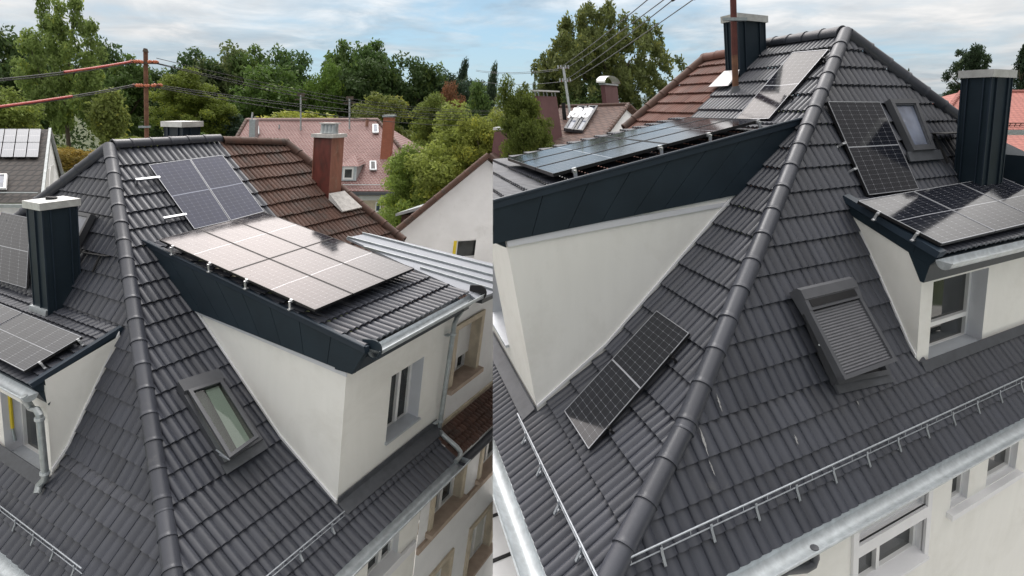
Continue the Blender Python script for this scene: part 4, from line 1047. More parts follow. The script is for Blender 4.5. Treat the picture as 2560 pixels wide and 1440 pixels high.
    for k in range(n):
        a = s0 + st * k; x0, x1 = t0 + wd * .055, t1 - wd * .055 + (t1 - t0) * 0
        pr = [(a, .012), (a + st * .25, .021), (a + st * .6, .024), (a + st * .9, .018), (a + st, .012)]
        for (p0, h0), (p1, h1) in zip(pr, pr[1:]):
            mb.face([x0 + sv * p0 + sn * h0, x1 + sv * p0 + sn * h0, x1 + sv * p1 + sn * h1, x0 + sv * p1 + sn * h1])
    mb.build('shutter_slats', M['shutter'], sash)
    mb = MB(); mb.tube([lo[3] + B.n * .1 + dB * -.45, b0 - sv * .45 - sn * .04], .013, 6); mb.build('stay', M['zinc_dull'], rw)
    mb = MB(); f0, f1 = lo[3] - e2 * .02 + KB.n * .03, lo[2] + e2 * .04 + KB.n * .03; mb.hexa([f0, f1, f1 + dKb * .11, f0 + dKb * .11, f0 + KB.n * .03, f1 + KB.n * .03, f1 + dKb * .11 + KB.n * .03, f0 + dKb * .11 + KB.n * .03]); mb.build('flashing', M['lead'], rw)

    # ---- eaves: gutters, guards, walls
    gp = KA.hit(1300, 1262)
    mb = MB(); half_pipe(mb, gp + e1 * 6 - e2 * .12 - u * .01, gp - e1 * 2.2 - e2 * .12 - u * .01, u, -e2, .13, .008, 12); mb.build('gutter', M['zinc'], house, clips=(SEAM,), smooth=True)
    mb = MB(); q = gp + e2 * .12; mb.face([q + e1 * 6, q - e1 * 3, q - e1 * 3 - u * 8, q + e1 * 6 - u * 8]); mb.build('wall', M['render'], house, clips=(SEAM,))
    s0, s1 = KA.hit(1300, 1066), KA.hit(1466, 1440)
    snow_guard(house, s0, s0 + e1 * ((s1 - s0).dot(e1)) * 1.1, u, -dKa, hgt=.19)
    gq = KB.hit(2200, 1231); gx0 = KB.hit(1800, 1440)
    mb = MB(); half_pipe(mb, gq - e2 * 2.6 - e1 * .11 - u * .0, gq + e2 * 5 - e1 * .11 - u * .0, u, -e1, .12, .008, 12); gt = mb.build('gutter', M['zinc'], house, smooth=True)
    s0, s1 = KB.hit(1575, 1440), KB.hit(2560, 960)
    snow_guard(house, s0, s0 + e2 * ((s1 - s0).dot(e2)) * 1.1, u, -dKb, hgt=.19)
    for o_, e_, ou, dk, n_, l0, l1, cl in ((gp, e1, e2, dKa, KA.n, -2.2, 6, (SEAM,)), (gq, e2, e1, dKb, KB.n, -2.6, 5, ())):
        mb = MB(); a_, b_ = o_ + e_ * l0, o_ + e_ * l1; f_ = lambda q: (q - dk * .12 - n_ * .012, q + dk * .012 + n_ * .004, q - ou * .02 - u * .05)
        for i in range(2): mb.face([f_(a_)[i], f_(b_)[i], f_(b_)[i + 1], f_(a_)[i + 1]])
        mb.build('eaves_flashing', M['zinc'], house, clips=cl)
    WO = gq + e1 * .10 - u * .10; wp = Pl(WO, e2, u)
    r1 = rect_px(wp, WO, e2, u, ((2139, 1384), (2310, 1296), (2304, 1396), (2140, 1475)))
    r1b = rect_px(wp, WO, e2, u, ((2140, 1316), (2311, 1220), (2311, 1264), (2139, 1362)))
    r2 = rect_px(wp, WO, e2, u, ((2381, 1178), (2424, 1153), (2421, 1241), (2377, 1273)))
    r3 = rect_px(wp, WO, e2, u, ((2471, 1127), (2545, 1089), (2543, 1167), (2467, 1218)))
    r2 = (r2[0], r2[1], r2[2], max(r2[3], .0)); r3 = (r3[0], r3[1], r2[2], max(r3[3], .0))
    r1b = (r1[0], r1[1], max(r1b[2], r1[3] + .14), max(r1b[3], r1[3] + .34))
    mb = MB(); wall_rect(mb, WO, e2, u, 7.0, max(.1, r1b[3] + .05), [r1, r1b, r2, r3], a_min=-5.0, b_min=-8.0); mb.build('wall', M['render'], house)
    big = dict(frame='pvc', reveal='white_trim')
    w = window(house, WO, e2, u, e1, r1, .15, .055, mulls=(.40,), sill='white_trim', sill_out=.09, curtain='curtain_dark', **big)
    window(house, WO, e2, u, e1, r1b, .13, .05, pane='glass', **big)
    window(house, WO, e2, u, e1, r2, .13, .05, curtain='curtain_dark', **big); window(house, WO, e2, u, e1, r3, .13, .05, curtain='curtain_dark', **big)
    mb = MB(); fo = e1 * -.03
    for x0, x1, y0, y1 in ((r1[0] - .10, r1[0], r1[2] - .1, r1b[3]), (r1[1], r1[1] + .10, r1[2] - .1, r1b[3]), (r1[0], r1[1], r1[3], r1b[2])):
        mb.box(WO + e2 * x0 + u * y0 + e1 * .02, e2 * (x1 - x0), u * (y1 - y0), e1 * -.055)
    mb.build('window_surround', M['white_trim'], house)
    mb = MB(); mb.box(WO + e2 * (r2[0] - .09) + u * (r2[2] - .10), e2 * (r3[1] + .15 - r2[0]), u * .085, e1 * -.09); mb.build('sill_course', M['white_trim'], house)
    # downpipe bend under the gutter
    wq = wp.off(.09)
    gpl = Pl(gq - e1 * .11, e2, u)
    mb = MB(); mb.tube([gpl.hit(2036, 1368), gpl.hit(2036, 1392), gpl.hit(2030, 1410), gpl.hit(2012, 1420), gpl.hit(1965, 1424), gpl.hit(1930, 1444)], [.04, .05, .05, .05, .05, .05], 12); mb.build('downpipe', M['lead'], house, smooth=True)
    # pale streaks left by birds on the tiles
    for pts, w_ in ((((1748, 1068), (1760, 1105), (1772, 1140)), .008), (((1772, 1150), (1788, 1190)), .006), (((1791, 984), (1797, 1005), (1806, 1030)), .007), (((1986, 1086), (1996, 1112)), .009), (((2142, 1002), (2150, 1016)), .008)):
        pl = (B if pts[0][1] < 1020 and pts[0][0] > 1900 or pts[0][1] < 1000 else KB)  .off(.056); mb = MB()
        q = [pl.hit(*p) for p in pts]; rg = random.Random(int(pts[0][0])); w_ *= 1.6
        dd = (q[-1] - q[0]).normalized(); sd = dd.cross(pl.n).normalized(); n = 10; rows = []
        for k in range(n + 1):
            c = q[0].lerp(q[-1], k / n); ww = w_ * math.sin(math.pi * (k + .35) / (n + .7)) * rg.uniform(.5, 1.2); o_ = rg.uniform(-.4, .4) * w_
            rows.append((c + sd * (o_ - ww), c + sd * (o_ + ww)))
        for a_, b_ in zip(rows, rows[1:]): mb.face([a_[0], a_[1], b_[1], b_[0]])
        mb.build('bird_dropping', M['droppings'], house, smooth=True)
    # dark dormer cheek showing beyond the far hip
    mb = MB(); a0 = at(2505, 352, 9.6); b0 = at(2590, 392, 9.0); mb.hexa([a0, b0, b0 - u * .6, a0 - u * .6, a0 + e1 * .8, b0 + e1 * .8, b0 + e1 * .8 - u * .6, a0 + e1 * .8 - u * .6]); mb.build('rear_dormer', M['navy'], house)
    # mast beside the upper chimney
    q = A.hit(1839, 232); top = Pl(q, RT, u).hit(1827, -230)
    mast = thing('roof_mast', 'rusty mast standing before the upper navy chimney of the right house', 'mast', q)
    mid = q.lerp(top, .22)
    mb = MB(); mb.tube([q - u * .1, mid], .055, 12); mb.build('lower_pole', M['rusty_pole'], mast, smooth=True)
    mb = MB(); mb.tube([mid, top], .055, 12); mb.build('upper_pole', M['red_pole'], mast, smooth=True)
    mb = MB(); mb.tube([q - u * .05, q + u * .12], [.12, .062], 12); mb.build('boot', M['lead'], mast, smooth=True)
    b0 = Pl(q, RT, u).hit(1836, 52); mb = MB(); mb.box(b0 - RT * .24 - u * .03 - FW * .08, RT * .44, FW * .03, u * .05); mb.build('pole_clamp', M['zinc_dull'], mast)
    # pale flat roof below the eaves
    pz = at(1260, 1330, 9.0); rp = Pl(pz, e1, e2)
    mb = MB(); o_ = pz - e1 * 4 - e2 * 6; mb.box(o_ - u * .2, e1 * 9, e2 * 9, u * .2)
    fl = thing('flat_roof', 'pale flat slab roof below the gutter at the bottom of the picture seam', 'flat roof', pz - u * 3)
    mb.build('slab', M['white_trim'], fl, clips=(SEAM,))
    for px in ((1245, 1290), (1262, 1396)):
        q = rp.hit(*px); mb = MB(); mb.box(q - e2 * 3 + u * .002, e2 * 6, e1 * .05, u * .03); mb.build('seam_strip', M['dark'], fl, clips=(SEAM,))
    return dict(A=A, nb_p=nb_p, dA=dA, e1=e1, e2=e2, u=u, D=D, P0=h.P0)
RR = build_right()
# ------------------------------------------------------------------ neighbours
def uvquad(mb, pts, rnd=.5):
    """face with its own UV in metres: u along the eave, v up the slope"""
    a = (pts[1] - pts[0]).normalized(); n = (pts[1] - pts[0]).cross(pts[-1] - pts[0]).normalized(); b = n.cross(a)
    mb.face(pts, rnd, [((p - pts[0]).dot(a), (p - pts[0]).dot(b)) for p in pts])
def box_uv(mb, P, ea, eb, u, la, lb, h):
    for q, e, l in ((P, ea, la), (P + ea * la, eb, lb), (P + eb * lb, ea, la), (P, eb, lb)):
        mb.face([q, q + e * l, q + e * l + u * h, q + u * h], .5, [(0, 0), (l, 0), (l, h), (0, h)])
    mb.face([P + u * h, P + ea * la + u * h, P + ea * la + eb * lb + u * h, P + eb * lb + u * h], .5, [(0, 0), (la, 0), (la, lb), (0, lb)])
def build_left_neighbour():
    h = LF; e1, e2, u, A = h.e1, h.e2, h.u, h.A; dA = -h.dA; D, dD, front, CbA, KA, K, dKa = L['D'], L['dD'], L['front'], L['CbA'], L['KA'], L['K'], L['dKa']
    H = thing('terraced_house', 'brown tiled house joined to the left house, with a rusty red sheet chimney', 'house', V((A.hit(800, 450).x, A.hit(800, 450).y, 0)))
    co, no = L['c_nbr']; clipb = (co - e1 * -.0, -no)
    hp0, hp1 = A.hit(716, 363), A.hit(1003, 602)
    ch = side_clip(hp0, hp1 - hp0, A.n, A.hit(700, 480))
    m = tiles(h.P0, e1, dA, A.n, 1, 16, L['tA'], .235, amp=.032, tilt=.04, jit=.008)
    roof = m.build('roof_slope', M['brown_tile'], H, clips=(clipb, ch), smooth=True)
    mb = MB(); caps(mb, A.hit(560, 358), hp0, u, .12, .40, lift=.05); mb.build('ridge_caps', M['brown_tile'], roof, smooth=True)
    mb = MB(); caps(mb, hp0, hp1, (A.n + u).normalized(), .12, .42, lift=.05); mb.build('hip_caps', M['brown_tile'], roof, smooth=True)
    mb = MB(); r0 = A.hit(557, 362); dn_ = e2 * 3 - u * 3.2; mb.face([hp0 - u * .06, hp1 - u * .06, hp1 - u * 1.5 + e2 * .8, hp0 + dn_]); mb.face([r0 - u * .06, hp0 - u * .06, hp0 + dn_, r0 + dn_]); mb.build('back_slope', M['brown_tile'], roof)
    # chimney clad in rusty sheet
    P = A.hit(822, 502)
    c = chimney_px(H, P, e2, e1, u, (780, 462), (849, 498), (834, 345), mat='rust_sheet', seam_mat='rust_light', cap=None, seams=(0, 0))
    la = abs(coords(Pl(P, e2, u).hit(780, 462), P, e2, u)[0]); lb = abs(coords(Pl(P, e1, u).hit(849, 498), P, e1, u)[0]); hh = coords(Pl(P, e2, u).hit(834, 345), P, e2, u)[1]
    mb = MB(); mb.box(P - e2 * .012 - u * .1 + e1 * .012, e2 * .012, e1 * (lb - .01), u * (hh + .1)); mb.build('paler_sheet', M['rust_light'], c)  # paler sheet over the right-hand face
    mb = MB(); T = P + u * hh - e1 * .06 - e2 * .06; mb.box(T, e1 * (lb + .12), e2 * (la + .12), u * .09); mb.build('cap', M['mortar'], c)
    for k in range(4):
        q = P + u * (hh + .09) + e1 * (lb * .5) + e2 * (la * (.2 + .2 * k)); mb = MB(); mb.tube([q, q + u * .05, q + u * .25], [.10, .085, .08], 10); mb.build('chimney_pot', M['zinc_dull'], c, smooth=True)
    q = P + u * (hh + .33) + e1 * (lb * .5 - .12) + e2 * (la * .1); mb = MB(); mb.box(q, e1 * .24, e2 * (la * .8), u * .03); mb.build('pot_cover', M['mortar'], c)
    mb = MB(); q = P - e2 * .05 - e1 * .08 + A.n * .06; mb.hexa([q, q + e1 * (lb + .16), q + e1 * (lb + .42) + dA * .5, q + dA * .5 + e1 * .1, q + u * .16, q + e1 * (lb + .16) + u * .16, q + e1 * (lb + .42) + dA * .5 + A.n * .04, q + dA * .5 + e1 * .1 + A.n * .04]); mb.build('mortar_apron', M['mortar'], c)
    # standing seam roof of its dormer
    Dm = D.off(-.04)
    poly = [Dm.hit(*p) for p in ((866, 594), (922, 583), (1330, 683), (1330, 694), (1192, 748), (1168, 731), (1037, 673))]
    mb = MB(); mb.prism(poly, D.n * -.05); mr = mb.build('sheet_roof', M['white_metal'], H)
    for p, q in (((905, 585), (1330, 697)), ((868, 595), (1310, 712)), ((908, 620), (1262, 717)), ((1050, 672), (1232, 727))):
        a, b = Dm.hit(*p), Dm.hit(*q); mb = MB(); w = e1 * .018; mb.hexa([a, b, b + w, a + w, a + D.n * .045, b + D.n * .045, b + w + D.n * .045, a + w + D.n * .045]); mb.build('seam', M['zinc_dull'], mr)
    g0, g1 = front.hit(1188, 756), front.hit(1330, 690); mb = MB(); mb.box(g0 - e2 * .16, g1 - g0, e2 * .2, u * .16); mb.build('mossy_gutter', M['lead'], H)
    # dormer front with a tan stone window
    x0 = coords(front.hit(1098, 1062), CbA, e1, u)[0]; x1 = x0 + 4.2
    HW = coords(front.hit(1192, 752), CbA, e1, u)[1]
    w = rect_px(front, CbA, e1, u, ((1144, 822), (1204, 790), (1183, 922), (1126, 966)))
    mb = MB(); wall_rect(mb, CbA + e2 * .01, e1, u, x1, HW, [w], a_min=x0, b_min=-.6); mb.build('dormer_wall', M['render_old'], H)
    O = CbA + e2 * .01
    wn_ = window(H, O, e1, u, e2, w, .30, .06, mulls=(.6,), reveal='sandstone', curtain='curtain')
    mb = MB(); n = 22; y0 = w[2] + (w[3] - w[2]) * .30
    for k in range(n):
        a, b = y0 + (w[3] - y0) * k / n, y0 + (w[3] - y0) * (k + 1) / n; m_ = (a + b) / 2
        P_ = lambda x, y, z: O + e1 * x + u * y + e2 * z
        mb.face([P_(w[0], a, .20), P_(w[1], a, .20), P_(w[1], m_, .188), P_(w[0], m_, .188)]); mb.face([P_(w[0], m_, .188), P_(w[1], m_, .188), P_(w[1], b, .20), P_(w[0], b, .20)])
    mb.build('roller_shutter', M['pvc'], wn_)
    def surround(parent, O, w, mat='sandstone', t=.11, out=.05, sill=True):
        mb = MB(); P_ = lambda x, y, z: O + e1 * x + u * y + e2 * z
        for a0, a1, b0, b1 in ((w[0] - t, w[0], w[2], w[3] + t), (w[1], w[1] + t, w[2], w[3] + t), (w[0], w[1], w[3], w[3] + t)): mb.box(P_(a0, b0, -out), e1 * (a1 - a0), u * (b1 - b0), e2 * (out + .02))
        s = mb.build('stone_surround', M[mat], parent)
        if sill:
            mb = MB(); mb.hexa([P_(w[0] - t * 1.5, w[2] - .10, -.16), P_(w[1] + t * 1.5, w[2] - .10, -.16), P_(w[1] + t * 1.5, w[2] - .10, .25), P_(w[0] - t * 1.5, w[2] - .10, .25), P_(w[0] - t * 1.5, w[2] - .005, -.16), P_(w[1] + t * 1.5, w[2] - .005, -.16), P_(w[1] + t * 1.5, w[2] + .03, .25), P_(w[0] - t * 1.5, w[2] + .03, .25)])
            mb.build('stone_sill', M['sandstone_brown'], s)
    surround(wn_, O, w)
    yb = coords(front.hit(1103, 1072), CbA, e1, u)[1]
    mb = MB(); mb.box(O + e1 * (x0 + .1) + u * (yb - .05) - e2 * .05, e1 * 4, u * .20, e2 * .06); mb.build('cornice', M['cornice'], H)
    # lower strip of brown tiles and the street wall
    s0 = coords(KA.hit(1143, 1150), K, e1, dKa)[0]; tend = coords(KA.hit(985, 1300), K, e1, dKa)[1]; t0 = coords(KA.hit(1105, 1088), K, e1, dKa)[1]
    eC = side_clip(KA.hit(1143, 1150), dKa, KA.n, KA.hit(1230, 1060))
    m = tiles(K, e1, dKa, KA.n.copy(), s0 - .3, s0 + 4, [t0 - .1 + (tend - t0 + .1) * k / 4 for k in range(5)], .21, amp=.03, jit=.008)
    m.build('lower_roof', M['brown_tile'], H, clips=(eC,), smooth=True)
    ep = K + e1 * (s0 + .05) + dKa * tend; mb = MB(); half_pipe(mb, ep + e1 * 0 - e2 * .09 - u * .05, ep + e1 * 4 - e2 * .09 - u * .05, u, -e2, .10, .008, 10); mb.build('gutter', M['lead'], H, smooth=True)
    WO, wp, sx = L['WO'], L['wallp'], L['sx']; WN = WO - e2 * .012
    rs = [rect_px(wp, WO, e1, u, q) for q in (((1085, 1218), (1156, 1152), (1146, 1247), (1078, 1312)), ((1207, 1100), (1246, 1065), (1241, 1130), (1203, 1165)), ((1178, 1318), (1232, 1262), (1218, 1370), (1162, 1432)), ((1084, 1420), (1128, 1374), (1106, 1480), (1062, 1530)))]
    rs[1] = (rs[1][0], rs[1][1] + .3, rs[0][2], rs[0][3]); rs[3] = (rs[3][0], rs[3][1], rs[2][2], rs[2][3]); rs[0] = (*rs[0][:3], min(rs[0][3], .0)); rs[1] = (*rs[1][:3], rs[0][3])
    mb = MB(); wall_rect(mb, WN, e1, u, sx + 6, .04, rs, a_min=sx, b_min=-9); mb.build('wall', M['render_old'], H)
    for k, r_ in enumerate(rs):
        w_ = window(H, WN, e1, u, e2, r_, .20, .07, mulls=(.5,), reveal='sandstone', curtain='curtain'); surround(w_, WN, r_, sill=True)
        if k >= 2:
            mb = MB(); y0 = r_[2] + (r_[3] - r_[2]) * .06; P_ = lambda x, y, z: WN + e1 * x + u * y + e2 * z; n = 20
            for j in range(n):
                a, b = y0 + (r_[3] - y0) * j / n, y0 + (r_[3] - y0) * (j + 1) / n; m_ = (a + b) / 2
                mb.face([P_(r_[0], a, .17), P_(r_[1], a, .17), P_(r_[1], m_, .16), P_(r_[0], m_, .16)]); mb.face([P_(r_[0], m_, .16), P_(r_[1], m_, .16), P_(r_[1], b, .17), P_(r_[0], b, .17)])
            mb.build('roller_shutter', M['curtain'], w_)
    mb = MB(); mb.box(WN + e1 * sx + u * (rs[0][2] - .28) - e2 * .06, e1 * 6, u * .14, e2 * .06); mb.build('string_course', M['sandstone_brown'], H)
build_left_neighbour()

def build_right_neighbour():
    h = RF; e1, e2, u, A = h.e1, h.e2, h.u, h.A; dA = -h.dA
    H = thing('terraced_house', 'orange tiled house joined on behind the upper navy chimney of the right house', 'house', V((A.hit(1700, 250).x, A.hit(1700, 250).y, 0)))
    c = side_clip(RR['nb_p'], dA, A.n, A.hit(1700, 250))
    hp0, hp1 = A.hit(1762, 152), A.hit(1568, 322)
    ch = side_clip(hp0, hp1 - hp0, A.n, A.hit(1780, 250))
    ts = [k * .34 for k in range(22)]
    P0 = A.meet(A.hit(1762, 152), e1)
    m = tiles(hp0, e1, dA, A.n, -4, 8, [t - .05 for t in ts], .211, amp=.024, tilt=.035, jit=.007)
    roof = m.build('roof_slope', M['orange_tile'], H, clips=(c, ch), smooth=True)
    mb = MB(); caps(mb, hp0, hp1, (A.n + u).normalized(), .12, .42, lift=.04); mb.build('hip_caps', M['brown_tile'], roof, smooth=True)
    mb = MB(); caps(mb, A.hit(1822, 141), hp0, u, .12, .4, lift=.04); mb.build('ridge_caps', M['orange_tile'], roof, smooth=True)
    mb = MB(); dd = (e1 * .8 - u * .6); mb.face([hp0 - u * .05, hp1 - u * .05, hp1 + dd * 3, hp0 + dd * 4]); mb.face([A.hit(1822, 141) - u * .05, hp0 - u * .05, hp0 + dd * 4, A.hit(1822, 141) + (e2 - u) * 4]); mb.build('back_slope', M['orange_tile'], roof)
build_right_neighbour()

# ---- white gable house behind the left half
uL, uR = LF.u, RF.u
def gable_house():
    z = 24.0
    gp = Pl(at(1100, 600, z), (RT + FW * .0 + V((0, .28, 0))).normalized(), uL)
    g = lambda x, y: gp.hit(x, y)
    back = V((.35, 1, 0)).normalized() * 9; ax = (RT + V((0, .28, 0))).normalized()
    H = thing('gable_house', 'pale grey gable end with brown verge tiles and a yellow shuttered window', 'house', g(1110, 900))
    O = g(1100, 760)
    # wall as triangle fan around the window hole
    w = rect_px(gp, O, ax, uL, ((1143, 598), (1195, 602), (1192, 652), (1140, 640)))
    P_ = lambda x, y: O + ax * x + uL * y
    c2 = lambda x, y: coords(g(x, y), O, ax, uL)
    a0, _ = c2(985, 588); eL = c2(985, 588); ap = c2(1216, 398); eR = c2(1352, 510)
    def top(x): return eL[1] + (ap[1] - eL[1]) * (x - eL[0]) / (ap[0] - eL[0]) if x < ap[0] else ap[1] + (eR[1] - ap[1]) * (x - ap[0]) / (eR[0] - ap[0])
    mb = MB(); xs = sorted([eL[0], w[0], w[1], ap[0], eR[0]])
    for x0, x1 in zip(xs, xs[1:]):
        if abs(x0 - w[0]) < 1e-6:
            mb.face([P_(x0, -4), P_(x1, -4), P_(x1, w[2]), P_(x0, w[2])]); mb.face([P_(x0, w[3]), P_(x1, w[3]), P_(x1, top(x1)), P_(x0, top(x0))])
        else: mb.face([P_(x0, -4), P_(x1, -4), P_(x1, top(x1)), P_(x0, top(x0))])
    for p in (P_(eL[0], 0), P_(eR[0], 0)): mb.face([p - uL * 4, p - uL * 4 + back, p + back + uL * eL[1], p + uL * eL[1]])
    mb.build('wall', M['render_old'], H)
    n = gp.n; mb = MB()
    A_, B_, C_ = P_(ap[0], ap[1] + .05), P_(eL[0] - .5, top(eL[0] - .5) + .05), P_(eR[0], top(eR[0]) + .05)
    for q in (B_, C_):
        f = n * .25; mb.hexa([A_ + f, q + f, q + back, A_ + back, A_ + f + uL * .2, q + f + uL * .2, q + back + uL * .2, A_ + back + uL * .2])
    mb.build('roof', M['brown_biber'], H)
    mb = MB(); caps(mb, A_ + n * .28 + uL * .1, B_ + n * .28 + uL * .1, uL, .16, .42); mb.build('verge_tiles', M['brown_tile'], H, smooth=True)
    mb = MB(); caps(mb, A_ + n * .28 + uL * .1, C_ + n * .28 + uL * .1, uL, .16, .42); mb.build('verge_tiles', M['brown_tile'], H, smooth=True)
    wi = window(H, O, ax, uL, -n, w, .22, .07, reveal='white_trim')
    mb = MB(); mb.box(P_(w[0] - .16, w[2] + .05) + n * .02, ax * .14, uL * (w[3] - w[2] - .05), -n * .2); mb.build('shutter', M['yellow'], wi)
    q = g(1219, 392); mb = MB(); mb.box(q + back * .05, ax * .5, back.normalized() * .5, uL * 1.05); c = mb.build('chimney', M['purple_brick'], H)
    mb = MB(); mb.box(q + back * .05 + uL * 1.12 - ax * .08, ax * .66, back.normalized() * .66, uL * .12); mb.build('cap', M['cap_metal'], c)
    d0 = at(1002, 560, 25.2); mb = MB(); mb.box(d0, ax * 1.3, back.normalized() * 2, uL * .42); dm = mb.build('dormer', M['brown_biber'], H)
    mb = MB(); mb.hexa([d0 + uL * .42 - ax * .15 - back * .03, d0 + ax * 1.5 + uL * .8 - back * .03, d0 + ax * 1.5 + uL * .8 + back * .25, d0 + uL * .42 - ax * .15 + back * .25, d0 + uL * .55 - ax * .15 - back * .03, d0 + ax * 1.5 + uL * .95 - back * .03, d0 + ax * 1.5 + uL * .95 + back * .25, d0 + uL * .55 - ax * .15 + back * .25]); mb.build('dormer_roof', M['zinc'], dm)
gable_house()

def red_house():
    H = thing('hipped_house', 'big red plain-tiled house with a brick chimney standing below the forest', 'house', at(800, 700, 44))
    RL, RR_, EL, ER = at(617, 300, 47), at(944, 300, 47), at(515, 478, 40), at(1088, 478, 40)
    dn = (EL - RL + ER - RR_) * .5
    roof_pl = Pl(RL, RR_ - RL, EL - RL)
    mb = MB(); uvquad(mb, [EL, ER, RR_, RL])
    bkL, bkR = EL + V((0, 15, 0)), ER + V((0, 15, 0))
    uvquad(mb, [ER, bkR, RR_]); uvquad(mb, [bkL, EL, RL]); uvquad(mb, [bkR, bkL, RL, RR_]); rf = mb.build('roof', M['red_biber'], H)
    mb = MB(); caps(mb, RL, RR_, V((0, 0, 1)), .17, .45); mb.build('ridge_caps', M['red_biber'], rf, smooth=True)
    for q, e in ((RR_, ER), (RL, EL)):
        mb = MB(); caps(mb, q, e, V((0, -.4, 1)), .17, .45); mb.build('hip_caps', M['brown_tile'], rf, smooth=True)
    n = roof_pl.n; ax = (RR_ - RL).normalized(); up_ = (RL - EL); up_ = (up_ - ax * up_.dot(ax)).normalized(); yv = V((0, 1, 0))
    wl_ = MB(); i0, i1 = EL + ax * .5 + yv * .4, ER - ax * .5 + yv * .4; wl_.box(i0 - uL * 7, i1 - i0, yv * 13, uL * 6.9); wl_.build('wall', M['sandstone'], H)
    mb = MB(); mb.box(EL - uL * .28 - yv * .15, ER - EL, yv * .3, uL * .2); mb.build('gutter', M['lead'], H)
    mb = MB(); mb.box(i0 - uL * .75 - yv * .05, i1 - i0, yv * .05, uL * .35); mb.build('wall_band', M['white_trim'], H)
    for px in ((938, 506, 950, 530), (882, 505, 895, 530), (820, 505, 833, 530), (1000, 506, 1012, 530)):
        wp = Pl(i0, ax, uL); a, b = wp.hit(px[0], px[3]), wp.hit(px[2], px[1]); w = abs((b - a).dot(ax)); hh = (b - a).dot(uL)
        mb = MB(); mb.box(a - yv * .08, ax * w, yv * .07, uL * hh); f = mb.build('window', M['pvc'], H); mb = MB(); mb.box(a - yv * .10 + ax * w * .2 + uL * hh * .15, ax * w * .6, yv * .03, uL * hh * .75); mb.build('pane', M['glass'], f)
    def rp(x, y, o=0): return roof_pl.off(o).hit(x, y)
    for x0, y0, x1, y1 in ((635, 318, 648, 337), (932, 313, 946, 334), (925, 405, 941, 427)):
        c4 = [rp(x0, y0, .1), rp(x1, y0, .1), rp(x1 + (x1 - x0) * .06, y1, .1), rp(x0, y1, .1)]; mb = MB(); i_ = bars(mb, c4, n, .1, .12); f = mb.build('roof_window', M['zinc'], rf); mb = MB(); mb.face([q + n * .09 for q in i_]); mb.build('pane', M['glass_sky'] if y0 < 400 else M['glass'], f)
    P = rp(622, 356); mb = MB(); mb.box(P - uL * .3, ax * .5, yv * .6, uL * 2.15); c = mb.build('grey_chimney', M['zinc_dull'], H); mb = MB(); mb.tube([P + ax * .2 + uL * 1.8, P + ax * .25 + uL * 2.4], .07, 8); mb.build('flue', M['zinc'], c)
    P = rp(950, 398); mb = MB(); box_uv(mb, P - uL * .2, ax * 1, yv, uL, .78, .8, 3.45); c = mb.build('brick_chimney', M['brick'], H); mb = MB(); mb.box(P + uL * 3.25 - ax * .08 - yv * .08, ax * .94, yv * .96, uL * .15); mb.build('cap', M['zinc_dull'], c)
    P = rp(917, 314); mb = MB(); mb.tube([P - uL * .2, P + uL * .6], .13, 10); mb.build('vent', M['brick'], H, smooth=True)
    for x, y in ((698, 322), (752, 322)):
        P = rp(x, y); mb = MB(); mb.tube([P, P + uL * .35], .06, 8); mb.build('vent', M['zinc_dull'], H, smooth=True)
    # small hipped dormers
    for x0, x1, yb, yt in ((852, 890, 452, 380), (978, 1022, 432, 385)):
        a, b = rp(x0, yb, .05), rp(x1, yb, .05); w = (b - a).length; hw = 1.1; bk = V((0, 1, 0)) * 2.2
        mb = MB(); mb.box(a, ax * w, bk, uL * hw); d = mb.build('dormer', M['zinc'], H)
        mb = MB(); t = a + ax * (w * .5) + uL * (hw + .75) + yv * 1.5; o = .15
        c4 = [a - ax * o - yv * o + uL * hw, b + ax * o - yv * o + uL * hw, b + ax * o + bk + uL * hw, a - ax * o + bk + uL * hw]
        uvquad(mb, [c4[0], c4[1], t]); uvquad(mb, [c4[1], c4[2], t]); uvquad(mb, [c4[3], c4[0], t]); mb.build('dormer_roof', M['red_biber'], d)
        mb = MB(); mb.box(a + ax * (w * .14) + uL * .1 - yv * .05, ax * (w * .66), yv * .05, uL * .95); f = mb.build('window', M['pvc'], d); mb = MB(); mb.box(a + ax * (w * .24) + uL * .25 - yv * .07, ax * (w * .46), yv * .02, uL * .62); mb.build('pane', M['glass'], f)
    mb = MB(); q0, q1 = rp(600, 466, .0), rp(1070, 466, .0); mb.tube([q0 + n * .15, q1 + n * .15], .04, 6); mb.build('snow_guard', M['zinc_dull'], rf)
    for x, y0, y1, nm in ((752, 325, 238, 'left'), (874, 322, 247, 'right')):
        q = rp(x, y0); t = Pl(q, ax, uL).hit(x, y1)
        o = thing('roof_mast', 'thin grey wire mast on the red roof, %s' % ('topped by a bushy insulator head' if nm == 'left' else 'plain and slim, beside the small orange vent'), 'mast', q)
        mb = MB(); mb.tube([q - uL * .1, t], .075, 8); mb.build('pole', M['zinc_dull'], o, smooth=True)
        mb = MB(); mb.box(t - ax * .5 - uL * .4, ax * 1.0, yv * .08, uL * .10); mb.box(t - ax * .3 - uL * .1, ax * .6, yv * .08, uL * .3); mb.build('insulators', M['bark'], o)
red_house()

